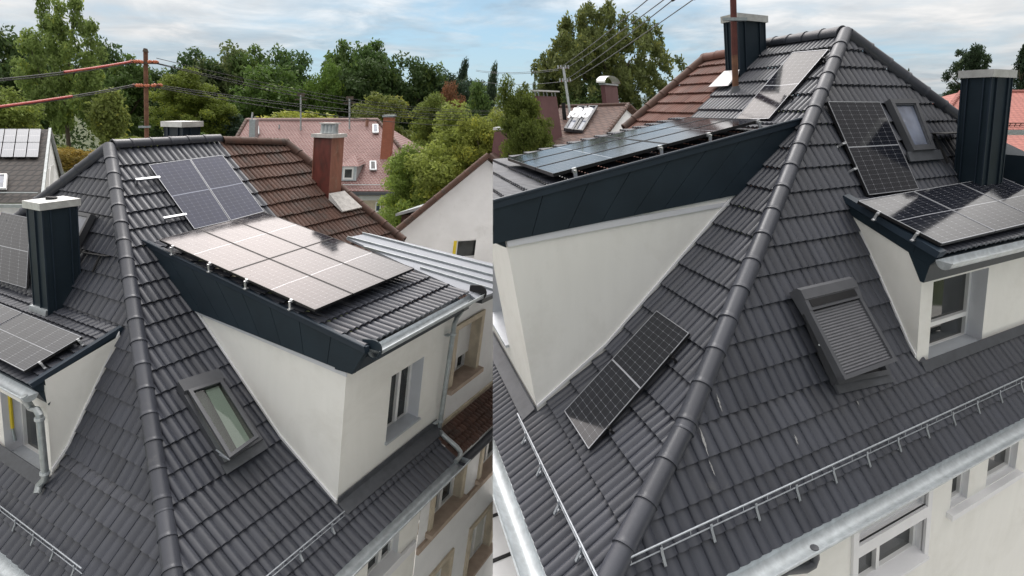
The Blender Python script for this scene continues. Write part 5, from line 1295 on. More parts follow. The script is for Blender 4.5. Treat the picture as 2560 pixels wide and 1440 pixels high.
def far_left_house():
    H = thing('gable_house', 'dark mossy tiled house with grey panels at the left picture edge', 'house', at(40, 600, 22))
    R1, R0, E1_, E0 = at(122, 323, 25), at(-90, 323, 25), at(100, 508, 20), at(-130, 508, 20)
    pl = Pl(R0, R1 - R0, E0 - R0); ax = (R1 - R0).normalized(); n = pl.n; yv = V((0, 1, 0))
    mb = MB(); uvquad(mb, [E0, E1_, R1, R0]); bk = at(157, 446, 26.6); uvquad(mb, [R1, bk, bk - ax * 4, R0]); rf = mb.build('roof', M['dark_biber'], H)
    mb = MB(); mb.face([R1 - uL * .1, E1_ - ax * .15 - uL * .1, E1_ - ax * .15 - uL * 5, bk - ax * .15 - uL * 5, bk - uL * .1 - ax * .15]); mb.face([E0 - uL * .2 + yv * .4, E1_ - ax * .15 - uL * .2 + yv * .4, E1_ - ax * .15 - uL * 5 + yv * .4, E0 - uL * 5 + yv * .4]); mb.build('wall', M['render_old'], H)
    mb = MB()
    for a, b in ((R1, E1_), (R1, bk)): mb.hexa([a - uL * .16, b - uL * .16, b - uL * .16 + ax * .12, a - uL * .16 + ax * .12, a + uL * .06, b + uL * .06, b + uL * .06 + ax * .12, a + uL * .06 + ax * .12])
    mb.build('verge_board', M['zinc_dull'], H)
    mb = MB(); mb.box(E0 - uL * .15 - yv * .12, E1_ - E0, yv * .2, uL * .12); mb.build('gutter', M['zinc_dull'], H)
    gpn = Pl(R1, E1_ - R1, bk - R1)
    for x0, y0, x1, y1 in ((112, 425, 121, 478), (124, 415, 133, 468)):
        c4 = [gpn.off(.05).hit(*p) for p in ((x0, y0), (x1, y0 - 4), (x1 - 3, y1 - 6), (x0 - 3, y1))]; mb = MB(); mb.prism(c4, gpn.n * .04); mb.build('shutter', M['pvc'], H)
    c4 = [pl.off(.08).hit(*p) for p in ((-6, 438), (20, 438), (17, 475), (-10, 475))]; mb = MB(); i_ = bars(mb, c4, n, .09, .08); f = mb.build('roof_window', M['pvc'], rf); mb = MB(); mb.face([q + n * .05 for q in i_]); mb.build('pane', M['glass_sky'], f)
    mb = MB(); q0, q1 = pl.hit(-60, 490), pl.hit(101, 491); mb.tube([q0 + n * .15, q1 + n * .15], .03, 6); mb.build('snow_guard', M['zinc_dull'], rf)
    pp = pl.off(.12)
    TL, TR, BR, BL = pp.hit(-18, 322), pp.hit(104, 322), pp.hit(96, 393), pp.hit(-30, 393)
    col = ('leftmost at the picture edge', 'second from left', 'third from left', 'nearest the gable')
    for i, j, q in quad_grid((TL, TR, BR, BL), 4, 2, .05): panel(q, n, 'small grey panel on the far roof, %s row, %s' % (('lower', 'upper')[j], col[i]), 'grey panels on the far dark roof', 'solar_far', lip='alu', fw=.03)
far_left_house()

def brown_house():
    H = thing('gable_house', 'brown tiled house with two purple chimneys behind the long dormer', 'house', at(1450, 500, 21))
    R0, R1, E0, E1_ = at(1400, 268, 24), at(1570, 262, 25), at(1255, 420, 18), at(1480, 380, 19)
    pl = Pl(R0, R1 - R0, E0 - R0); n = pl.n; ax = (R1 - R0).normalized(); yv = V((0, 1, 0))
    mb = MB(); uvquad(mb, [E0, E1_, R1, R0]); bk = at(1625, 312, 27); bk0 = bk - (R1 - R0); uvquad(mb, [bk, bk0, R0, R1]); uvquad(mb, [E0 - ax * .1, E0, R0]) if False else None
    rf = mb.build('roof', M['brown_biber'], H)
    mb = MB(); ins = -ax * .25; mb.face([R1 + ins - uR * .1, E1_ + ins - uR * .1, E1_ + ins - uR * 4, bk + ins - uR * 4, bk + ins - uR * .1]); mb.face([E0 + yv * .3 - uR * .1, E1_ + ins + yv * .3 - uR * .1, E1_ + ins + yv * .3 - uR * 4, E0 + yv * .3 - uR * 4]); mb.face([R0 - uR * .1, E0 - uR * .1, E0 - uR * 4, bk0 - uR * 4, bk0]); mb.build('wall', M['render_old'], H)
    mb = MB(); caps(mb, R0, R1, V((0, 0, 1)), .1, .4); mb.build('ridge_caps', M['brown_tile'], rf, smooth=True)
    mb = MB(); caps(mb, R1, E1_, V((.5, -.3, 1)), .1, .4); mb.build('verge_tiles', M['brown_tile'], rf, smooth=True); mb = MB(); caps(mb, R1, bk, V((.5, .3, 1)), .1, .4); mb.build('verge_tiles', M['brown_tile'], rf, smooth=True)
    # tall purple chimney
    P = pl.hit(1365, 368); ea = V((-.9, .25, 0)).normalized(); eb = V((.50, .86, 0)).normalized()
    def chim(P, pa, pb, ptop):
        la = abs(coords(Pl(P, ea, uR).hit(*pa), P, ea, uR)[0]); lb = abs(coords(Pl(P, eb, uR).hit(*pb), P, eb, uR)[0]); hh = coords(Pl(P, ea, uR).hit(*ptop), P, ea, uR)[1]
        mb = MB(); mb.box(P - uR * .5, ea * la, eb * lb, uR * (hh + .5)); return mb.build('chimney', M['purple_brick'], H), la, lb, hh
    c, la, lb, hh = chim(P, (1355, 362), (1404, 330), (1340, 240))
    T = P + uR * hh; mb = MB()
    for a in (.05, .95):
        for b in (.05, .5, .95): mb.box(T + ea * la * a + eb * lb * b, ea * .03, eb * .03, uR * .16)
    mb.build('cap_feet', M['zinc_dull'], c); mb = MB(); mb.box(T + uR * .16 - ea * .1 - eb * .1, ea * (la + .2), eb * (lb + .2), uR * .05); mb.build('cap', M['cap_metal'], c)
    P2 = at(1518, 268, 25.4); c2, la, lb, hh = chim(P2, (1507, 266), (1548, 262), (1515, 212))
    T = P2 + uR * hh; mb = MB(); N_ = 10; r_ = .42
    mid = T + ea * la * .5
    for k in range(N_):
        a0, a1 = math.pi * k / N_, math.pi * (k + 1) / N_; d = (ea + -eb * .0)
        f = lambda a: T + eb * (lb * .5 - math.cos(a) * lb * .62) + uR * (.1 + math.sin(a) * .33)
        mb.face([f(a0) - ea * .1, f(a1) - ea * .1, f(a1) + ea * (la + .1), f(a0) + ea * (la + .1)])
    mb.build('cap', M['cap_metal'], c2); mb = MB(); mb.box(T - ea * .05 - eb * .05, ea * (la + .1), eb * (lb + .1), uR * .07); mb.build('rim', M['zinc_dull'], c2)
    q = pl.hit(1411, 298); mb = MB(); mb.tube([q - uR * .2, Pl(q, RT, uR).hit(1408, 257)], .085, 10); mb.build('flue_pipe', M['black_frame'], H, smooth=True)
    for c4 in (((1443, 271), (1467, 271), (1432, 331), (1409, 327)), ((1471, 270), (1494, 270), (1456, 333), (1434, 331))):
        lo = [pl.off(.06).hit(*p) for p in c4]; mb = MB(); i_ = bars(mb, lo, n, .09, .12); f = mb.build('roof_window', M['anthracite'], rf)
        mb = MB(); mb.face([q + n * .06 for q in i_]); mb.build('pane', M['glass_sky'], f)
        m0, m1 = lo[0].lerp(lo[3], .35), lo[1].lerp(lo[2], .35); k0, k1 = lo[0].lerp(lo[3], .55) - ax * .15, lo[1].lerp(lo[2], .55) - ax * .15; mb = MB(); rg = random.Random(3)
        g = [[m0.lerp(m1, i / 5).lerp(k0.lerp(k1, i / 5), j / 4) + n * (.35 - .05 * j + rg.uniform(-.06, .06)) for i in range(6)] for j in range(5)]
        for j in range(4):
            for i in range(5): mb.face([g[j][i], g[j][i + 1], g[j + 1][i + 1], g[j + 1][i]])
        mb.build('foil_blind', M['alu'], f)
brown_house()

def right_far_houses():
    H = thing('hipped_house', 'pink-red tiled house behind the tall navy chimney at the right edge', 'house', at(2480, 450, 40))
    T0, T1, B1, B0 = at(2402, 230, 42), at(2640, 230, 42), at(2660, 324, 36), at(2335, 324, 36); yv = V((0, 1, 0))
    mb = MB(); uvquad(mb, [B0, B1, T1, T0]); uvquad(mb, [B0 + V((0, 12, 0)), B0, T0]); rf = mb.build('roof', M['pink_biber'], H)
    mb = MB(); caps(mb, T0, T1, V((0, 0, 1)), .16, .45); mb.build('ridge_caps', M['pink_biber'], rf, smooth=True); mb = MB(); caps(mb, T0, B0, V((0, -.3, 1)), .16, .45); mb.build('hip_caps', M['pink_biber'], rf, smooth=True)
    mb = MB(); mb.box(B0 + yv * .4 - uR * 6, B1 - B0, yv * 8, uR * 5.9); mb.build('wall', M['render_old'], H)
    mb = MB(); mb.box(B0 - uR * .3 - yv * .2, B1 - B0, yv * .3, uR * .25); mb.build('gutter', M['zinc_dull'], H)
    pl = Pl(T0, T1 - T0, B0 - T0); q0, q1 = pl.hit(2340, 316), pl.hit(2640, 316); mb = MB(); mb.tube([q0 + pl.n * .22, q1 + pl.n * .22], .035, 6); mb.tube([q0 + pl.n * .08, q1 + pl.n * .08], .025, 6)
    for k in range(24): a = q0.lerp(q1, k / 23); mb.tube([a, a + pl.n * .22], .025, 4)
    mb.build('snow_guard', M['brown_tile'], rf)
    H2 = thing('low_house', 'low bright red roof under the pink house at the right edge', 'house', at(2540, 450, 30)); a, b, c, d = at(2440, 338, 32), at(2660, 338, 32), at(2680, 410, 28), at(2440, 410, 28)
    mb = MB(); uvquad(mb, [d, c, b, a]); mb.build('roof', M['pink_biber'], H2); mb = MB(); mb.box(d + yv * .2 - uR * 4, c - d, yv * 4, uR * 3.9); mb.build('wall', M['render_old'], H2)
    H3 = thing('gable_house', 'small orange tiled house peeping over the far hip of the right house', 'house', at(2330, 400, 60)); a, b, c, d = at(2285, 218, 62), at(2318, 218, 62), at(2372, 264, 58), at(2265, 300, 56)
    mb = MB(); uvquad(mb, [d, c, b, a]); uvquad(mb, [c, c + V((2, 9, 0)), b]); mb.build('roof', M['orange_biber'], H3); mb = MB(); mb.box(d + yv * 2 - uR * 5, c - d - uR * (c - d).dot(uR), yv * 5, uR * 4.6); mb.build('wall', M['render_old'], H3)
    mb = MB(); q = at(2298, 224, 61); mb.box(q - uR * .4, RT * .55, yv * .5, uR * 1.1); mb.build('chimney', M['purple_brick'], H3)
right_far_houses()
# ------------------------------------------------------------------ ground, hills, trees, poles, wires
def ground():
    m, t, b = material('grass_ground')
    tcn = N(t, 'ShaderNodeTexCoord'); f = noise(t, tcn.outputs['Object'], 0.12, 8, 0.65)
    t.links.new(ramp(t, f, [(0.3, (0.030, 0.045, 0.014)), (0.55, (0.06, 0.075, 0.024)), (0.75, (0.10, 0.09, 0.04))]), b.inputs['Base Color']); b.inputs['Roughness'].default_value = 0.95
    mb = MB(); n = 40
    for i in range(n):
        for j in range(n):
            x0, x1, y0, y1 = -3000 + 6000 * i / n, -3000 + 6000 * (i + 1) / n, -1500 + 6000 * j / n, -1500 + 6000 * (j + 1) / n
            mb.face([V((x0, y0, 0)), V((x1, y0, 0)), V((x1, y1, 0)), V((x0, y1, 0))])
    kind(mb.build('ground', m, origin=V((0, 0, 0))), 'structure')
    m2 = plain('bounce_paving', (0.50, 0.49, 0.47), 0.9, var=0.2, scale=1.5)  # unseen paving, made pale to bounce light onto the left street wall
    mb = MB(); mb.face([V((-40, -20, .004)), V((60, -20, .004)), V((60, 24, .004)), V((-40, 24, .004))]); kind(mb.build('street', m2), 'structure')
    m3 = plain('wooded_hills', (0.055, 0.085, 0.085), 0.95, var=0.3, scale=0.01)
    mb = MB(); rg = random.Random(5); px = None; hs = []
    for k in range(61):
        hs.append(34 + 16 * math.sin(k * .35 + 1) + 12 * math.sin(k * .83) + 5 * math.sin(k * 2.1))
    for k in range(60):
        x0, x1 = -2400 + 80 * k, -2400 + 80 * (k + 1); h0, h1 = max(hs[k], 16), max(hs[k + 1], 16)
        mb.face([V((x0, 2300, 0)), V((x1, 2300, 0)), V((x1, 2600, h1)), V((x0, 2600, h0))]); mb.face([V((x0, 2600, h0)), V((x1, 2600, h1)), V((x1, 3000, 0)), V((x0, 3000, 0))])
    kind(mb.build('hills', m3), 'structure')
ground()

def leaf(mb, p, s, rg, outw, asp=1.5, droop=0.0):
    d = V((rg.gauss(0, 1), rg.gauss(0, 1), rg.gauss(0, .7))).normalized()
    n = (outw * .9 + d).normalized()
    a = n.orthogonal().normalized(); ang = rg.uniform(0, 6.283); b = n.cross(a); a = a * math.cos(ang) + b * math.sin(ang)
    if droop: a = (a * (1 - droop) + V((0, 0, -1)) * droop).normalized()
    b = n.cross(a).normalized()
    if b.length < .5: b = a.orthogonal()
    a = a * s * asp; b = b * s
    r = rg.random()
    mb.face([p - a * .5, p + b * .36 - a * .08, p + a * .5, p - b * .36 - a * .08], r)
def proto_mesh(name, fill):
    mb = MB(); fill(mb, random.Random(sum(map(ord, name))))
    me = bpy.data.meshes.new(name); me.from_pydata(mb.v, [], mb.f)
    at_ = me.attributes.new('rnd', 'FLOAT', 'FACE'); at_.data.foreach_set('value', mb.r); me.materials.append(M['leaf']); return me
def clump_fill(centres, leaves, size, asp=1.5, droop=0., flat=.8):
    def f(mb, rg):
        cs = centres(rg)
        W = sum(c[1] ** 2 for c in cs)
        for c, r in cs:
            tone = rg.uniform(-.25, .25)
            for _ in range(int(leaves * r * r / W)):
                d = V((rg.gauss(0, 1), rg.gauss(0, 1), rg.gauss(0, 1))).normalized(); rr = r * (rg.random() ** .45)
                p = c + V((d.x * rr, d.y * rr, d.z * rr * flat))
                leaf(mb, p, size * rg.uniform(.6, 1.3), rg, (d + V((0, 0, .5))).normalized(), asp, droop)
                mb.r[-1] = min(1, max(0, mb.r[-1] * .7 + .15 + tone))
    return f
def round_c(n, r0, r1, zmin=.12, lob=None):
    """clump centres through a lumpy egg: x, y in +-.5, z in 0..1"""
    def f(rg):
        out = []
        lobes = lob or [((0, 0, .55), .42, .45)]
        for k in range(n):
            (cx, cy, cz), rx, rz = lobes[k % len(lobes)]
            d = V((rg.gauss(0, 1), rg.gauss(0, 1), rg.gauss(0, 1))).normalized(); q = rg.random() ** .33
            p = V((cx + d.x * rx * q, cy + d.y * rx * q, cz + d.z * rz * q))
            if p.z < zmin: p.z = zmin + rg.random() * .15
            out.append((p, rg.uniform(r0, r1)))
        return out
    return f
PROTO = {}
PROTO['round_a'] = proto_mesh('broad_crown', clump_fill(round_c(80, .10, .18), 9000, .038))
PROTO['round_b'] = proto_mesh('lumpy_crown', clump_fill(round_c(80, .10, .17, .1, [((-.2, 0, .45), .28, .36), ((.2, .05, .55), .27, .4), ((0, -.1, .7), .25, .27), ((.05, .1, .3), .4, .25)]), 9000, .037))
PROTO['round_c'] = proto_mesh('tufted_crown', clump_fill(round_c(70, .08, .16, .1, [((-.22, 0, .62), .2, .34), ((.02, .05, .72), .2, .26), ((.25, -.05, .5), .22, .38), ((0, 0, .3), .42, .28)]), 9000, .037))
PROTO['near'] = proto_mesh('near_broad_crown', clump_fill(round_c(150, .06, .12, .05, [((-.15, 0, .4), .33, .38), ((.18, 0, .5), .3, .42), ((0, 0, .68), .27, .3), ((0, -.1, .35), .44, .32)]), 38000, .020, 1.5))
def poplar_c(rg):
    out = []
    plumes = [(-.17, .0, .96, .20), (.13, .04, 1.0, .25), (-.34, .02, .74, .18), (.33, -.03, .84, .15), (-.02, -.06, .84, .26), (-.28, .05, .55, .22), (.25, .06, .6, .22), (.02, .05, .4, .28), (.0, 0, .92, .16)]
    for x, y, top, w in plumes:
        for k in range(15):
            f = (k + .5) / 15; z = top * (.30 + .70 * f) if top > .6 else top * (.25 + .75 * f)
            s = w * math.sin(min(1, .25 + f * .9) * math.pi) ** .6
            out.append((V((x * (1 if f > .3 else .6) + rg.gauss(0, s * .5), y + rg.gauss(0, s * .5), z + rg.gauss(0, .015))), rg.uniform(.05, .085)))
    return out
PROTO['poplar'] = proto_mesh('airy_poplar_crown', clump_fill(poplar_c, 20000, .022, 1.5))
def birch_c(rg):
    out = []
    for k in range(300):
        d = V((rg.gauss(0, 1), rg.gauss(0, 1), rg.gauss(0, 1))).normalized(); q = rg.random() ** .4
        z = .56 + d.z * q * .42; w = .46 * (1.05 - .55 * max(0, z - .5) * 1.6)
        x, y = d.x * q * w, d.y * q * w
        n = rg.randint(3, 6)
        for j in range(n): out.append((V((x * (1 + .02 * j), y * (1 + .02 * j), z - .022 * j)), .034 * (1 - .08 * j)))
    return out
PROTO['birch'] = proto_mesh('weeping_birch_crown', clump_fill(birch_c, 36000, .0150, 2.0, .5, 1.2))
def conifer(mb, rg):
    for k in range(46):
        z = .03 + .96 * (k / 46) ** .9; r = .5 * (1 - z) ** .8 + .02
        for j in range(9):
            a = rg.uniform(0, 6.283); L_ = r * rg.uniform(.6, 1.1); m = 16
            for q in range(m):
                f = (q + 1) / m; p = V((math.cos(a) * L_ * f + rg.gauss(0, .012), math.sin(a) * L_ * f + rg.gauss(0, .012), z - .06 * f * f + .02 * f + rg.gauss(0, .006)))
                leaf(mb, p, .026 * rg.uniform(.6, 1.3), rg, V((math.cos(a), math.sin(a), .5)).normalized(), 1.8, .25)
PROTO['conifer'] = proto_mesh('conifer_crown', conifer)
PROTO['pine'] = proto_mesh('ragged_pine_crown', clump_fill(round_c(60, .06, .10, .05, [((0, 0, .8), .24, .18), ((-.1, 0, .58), .28, .22), ((.2, 0, .7), .2, .2), ((-.28, 0, .25), .2, .22)]), 7000, .024, 2.4))
PROTO['slim'] = proto_mesh('slim_crown', clump_fill(round_c(60, .13, .2, .02, [((0, 0, .5), .3, .5)]), 4500, .055, 1.4, 0, 1.3))
PROTO['bush'] = proto_mesh('bush_crown', clump_fill(round_c(60, .11, .2, .0, [((0, 0, .4), .42, .42)]), 6500, .042))
def trunk_mesh(kind_):
    mb = MB(); rg = random.Random(11)
    if kind_ == 'poplar':
        mb.tube([V((.03, 0, -.6)), V((.02, 0, 0)), V((0, 0, .35)), V((.08, 0, .62)), V((.13, .03, .95))], [.024, .02, .015, .010, .003], 8)
        mb.tube([V((.0, 0, .30)), V((-.1, 0, .5)), V((-.17, 0, .92))], [.012, .009, .003], 6); mb.tube([V((.02, 0, .2)), V((-.2, 0, .38)), V((-.33, 0, .66))], [.009, .006, .002], 6); mb.tube([V((.03, 0, .42)), V((.2, 0, .6)), V((.3, 0, .76))], [.008, .006, .002], 6)
    else:
        mb.tube([V((0, 0, -.6)), V((0, 0, .15)), V((.02, 0, .5)), V((.0, .02, .72))], [.045, .036, .016, .002], 8)
        for k in range(9):
            a = k * 2.4; z = .15 + .04 * k; e = V((math.cos(a) * .24, math.sin(a) * .24, z + .2)); mb.tube([V((.01, 0, z)), V((math.cos(a) * .14, math.sin(a) * .14, z + .1)), e], [.016, .010, .003], 5)
    me = bpy.data.meshes.new('trunk_' + kind_); me.from_pydata(mb.v, [], mb.f); at_ = me.attributes.new('rnd', 'FLOAT', 'FACE'); at_.data.foreach_set('value', mb.r); me.materials.append(M['bark'])
    me.polygons.foreach_set('use_smooth', [True] * len(me.polygons)); return me
TRUNK = {'poplar': trunk_mesh('poplar'), 'std': trunk_mesh('std')}
TREE_RG = random.Random(21)
def tree(cx, top, width, bottom, z, proto, col, label, u=None, group=None, cat='tree', yaw=None, name='tree'):
    """crown between two sighted rows at forward depth z; the trunk goes on down into the ground"""
    u = u or uL; base = at(cx, bottom, z); tp = at(cx, top, z); h = (tp - base).length; w = width / F_PX * z * (1.35 if group == FR else 1.08)
    o = thing(name, label, cat, base, group)
    rot = V((0, 0, 1)).rotation_difference((u + V((0, 0, .0))).normalized()).to_matrix().to_4x4() @ Matrix.Rotation(TREE_RG.uniform(0, 6.28) if yaw is None else yaw, 4, 'Z')
    o.matrix_world = Matrix.Translation(base) @ rot
    c = bpy.data.objects.new('crown', PROTO[proto]); COL.objects.link(c); c.parent = o; c.scale = (w, w, h); c.color = (*col, 1)
    t = bpy.data.objects.new('trunk', TRUNK['poplar' if proto == 'poplar' else 'std']); COL.objects.link(t); t.parent = o; t.scale = (h * .9 if proto != 'poplar' else w, h * .9 if proto != 'poplar' else w, h)
    if proto in ('bush',): t.scale = (h * .4, h * .4, h * .8)
    return o
G_D, G_M, G_L, G_Y, G_B = (.078, .126, .044), (.108, .172, .050), (.16, .24, .06), (.27, .29, .06), (.048, .082, .05)
FR = 'trees of the forest edge'
tree(168, 14, 215, 372, 52, 'poplar', (.230, .310, .095), 'tall airy light green poplar with split plumes, left of the utility pole', yaw=0.0)
tree(278, 240, 100, 392, 48, 'slim', (0.212, 0.257, 0.072), 'pale yellow-green pointed tree between the poplar and the utility pole')
tree(22, 228, 140, 350, 34, 'round_a', (0.200, 0.257, 0.062), 'yellow-green tree above the far grey panels at the left edge')
tree(15, 92, 150, 350, 110, 'round_a', G_D, 'dark tree at the left edge behind the yellow-green one', group=FR)
tree(85, 120, 130, 350, 112, 'round_b', G_D, 'dark tree seen through the left side of the poplar', group=FR)
tree(262, 122, 110, 350, 108, 'round_a', G_D, 'dark round tree touching the right side of the poplar', group=FR)
tree(318, 150, 120, 350, 104, 'round_c', G_M, 'mid green tree directly left of the utility pole top', group=FR)
tree(395, 185, 90, 350, 120, 'round_b', G_D, 'low dark tree in the sky gap right of the utility pole', group=FR)
tree(480, 138, 120, 350, 112, 'round_c', (0.072, 0.124, 0.045), 'tall tree with tufted top right of the pole', group=FR)
tree(478, 182, 190, 350, 78, 'near', (0.185, 0.236, 0.047), 'wide olive green tree in front of the forest, above the small far chimney')
tree(570, 134, 130, 350, 114, 'round_a', (0.134, 0.174, 0.066), 'paler olive tree at the forest top, left of the brushy tufts', group=FR)
tree(640, 132, 110, 350, 112, 'round_c', G_M, 'tufted forest tree above the left end of the red roof', group=FR)
tree(722, 138, 110, 350, 110, 'round_b', (0.076, 0.134, 0.041), 'forest tree just left of the sky notch', group=FR)
tree(690, 178, 150, 350, 100, 'round_a', (0.100, 0.167, 0.041), 'lighter green tree in front of the sky notch, left side', group=FR)
tree(598, 262, 130, 380, 84, 'bush', G_B, 'dark low tree left of the red roof hip', group=FR)
tree(838, 118, 130, 350, 112, 'round_c', G_M, 'highest dark forest tree right of the sky notch', group=FR)
tree(812, 172, 80, 350, 98, 'round_a', (0.123, 0.200, 0.041), 'bright green tree below the highest forest tree', group=FR)
tree(935, 124, 140, 350, 110, 'round_c', (0.080, 0.138, 0.041), 'broad tufted forest tree, the second peak right of the notch', group=FR)
tree(890, 160, 140, 350, 102, 'round_b', G_D, 'dark green tree between the two forest peaks', group=FR)
tree(1010, 158, 120, 350, 112, 'round_a', G_D, 'dark tree on the falling right slope of the forest', group=FR)
tree(1062, 176, 110, 350, 115, 'round_b', G_D, 'dark tree lower on the right slope of the forest', group=FR)
tree(1112, 196, 80, 350, 115, 'round_a', G_B, 'small dark tree left of the pointed poplar', group=FR)
tree(1117, 215, 70, 350, 105, 'round_a', (0.223, 0.112, 0.062), 'rusty red-brown tree among the dark ones')
tree(1145, 164, 34, 300, 130, 'slim', G_B, 'dark pointed poplar on the skyline left of the seam')
tree(1172, 206, 70, 350, 118, 'round_b', G_B, 'dark round tree under the pointed poplar', group=FR)
tree(1215, 178, 32, 340, 124, 'slim', (0.089, 0.134, 0.080), 'slim grey-green poplar nearest the seam', yaw=1.)
tree(1182, 225, 80, 380, 80, 'slim', G_M, 'mid green conical tree below the slim poplar')
tree(762, 250, 190, 380, 66, 'bush', (0.289, 0.323, 0.058), 'yellow-green bushy tree right behind the red ridge, left part')
tree(935, 245, 170, 400, 66, 'round_b', (0.167, 0.200, 0.054), 'olive tree behind the brick chimney')
tree(1082, 246, 170, 420, 62, 'near', (0.189, 0.244, 0.058), 'light green tree right of the red house')
tree(1135, 278, 310, 590, 33, 'near', (0.281, 0.334, 0.079), 'large yellow-green walnut tree before the pale gable house', yaw=.6)
tree(1025, 370, 230, 600, 32.5, 'near', (0.236, 0.321, 0.077), 'lower left crown of yellow-green leaves against the red house', yaw=2.2)
tree(1195, 283, 170, 520, 31, 'near', (0.307, 0.346, 0.076), 'yellow-green crown close to the seam over the gable roof', yaw=4.)
tree(190, 352, 120, 430, 44, 'bush', (0.323, 0.244, 0.066), 'yellow-orange shrub behind the left hip line', cat='shrub', name='shrub')
tree(140, 340, 90, 420, 46, 'bush', (0.223, 0.257, 0.066), 'yellow-green shrub beside the far gable wall', cat='shrub', name='shrub')
tree(345, 318, 110, 420, 46, 'bush', (0.223, 0.267, 0.066), 'light green shrub at the foot of the utility pole', cat='shrub', name='shrub')
tree(545, 312, 120, 420, 50, 'bush', (0.100, 0.157, 0.041), 'green shrub right of the far navy chimney', cat='shrub', name='shrub')
# right half
tree(1326, 206, 145, 470, 14.5, 'near', (0.140, 0.184, 0.041), 'olive tree filling the left edge of the right half', u=uR, yaw=1.4)
tree(1528, 22, 350, 350, 46, 'birch', (0.151, 0.182, 0.062), 'big weeping birch behind the brown house', u=uR, yaw=.4)
tree(1390, 132, 90, 300, 47, 'birch', (0.138, 0.174, 0.066), 'small birch at the left flank of the big birch', u=uR, yaw=2.)
tree(1480, 215, 130, 330, 42, 'round_a', (0.078, 0.123, 0.041), 'dark green tree under the birch between the purple chimneys', u=uR)
tree(2405, 118, 120, 290, 62, 'pine', (0.049, 0.080, 0.041), 'dark ragged pine left of the tall navy chimney', u=uR, yaw=0.)
tree(2543, 118, 96, 300, 58, 'conifer', (0.035, 0.062, 0.034), 'dark spruce at the right picture edge', u=uR)
tree(2456, 154, 26, 260, 66, 'conifer', (0.034, 0.055, 0.031), 'small spruce tip behind the navy chimney cap', u=uR)
tree(2268, 174, 20, 250, 70, 'conifer', (0.134, 0.157, 0.066), 'tiny pale tree tip over the far hip line', u=uR)

# the wood behind reads as one mass
def wood():
    mb = MB(); rg = random.Random(9)
    for k in range(230):
        x = rg.uniform(-95, -6) if k < 120 else rg.uniform(-4, 150); y = rg.uniform(112, 150) if k < 120 else rg.uniform(150, 190); h = rg.uniform(13, 20.5) if k < 120 else rg.uniform(9, 15)
        for j in range(10):
            c = V((x + rg.gauss(0, 2), y + rg.gauss(0, 2), rg.uniform(2, h - 1)));
            for q in range(24):
                d = V((rg.gauss(0, 1), rg.gauss(0, 1), rg.gauss(0, 1))).normalized(); leaf(mb, c + d * 1.6, .55 * rg.uniform(.6, 1.4), rg, d)
    o = mb.build('woodland', M['leaf']); o.color = (.068, .11, .040, 1); kind(o, 'stuff'); tag(o, 'dark wood filling the ground behind the forest edge trees', 'wood')
wood()

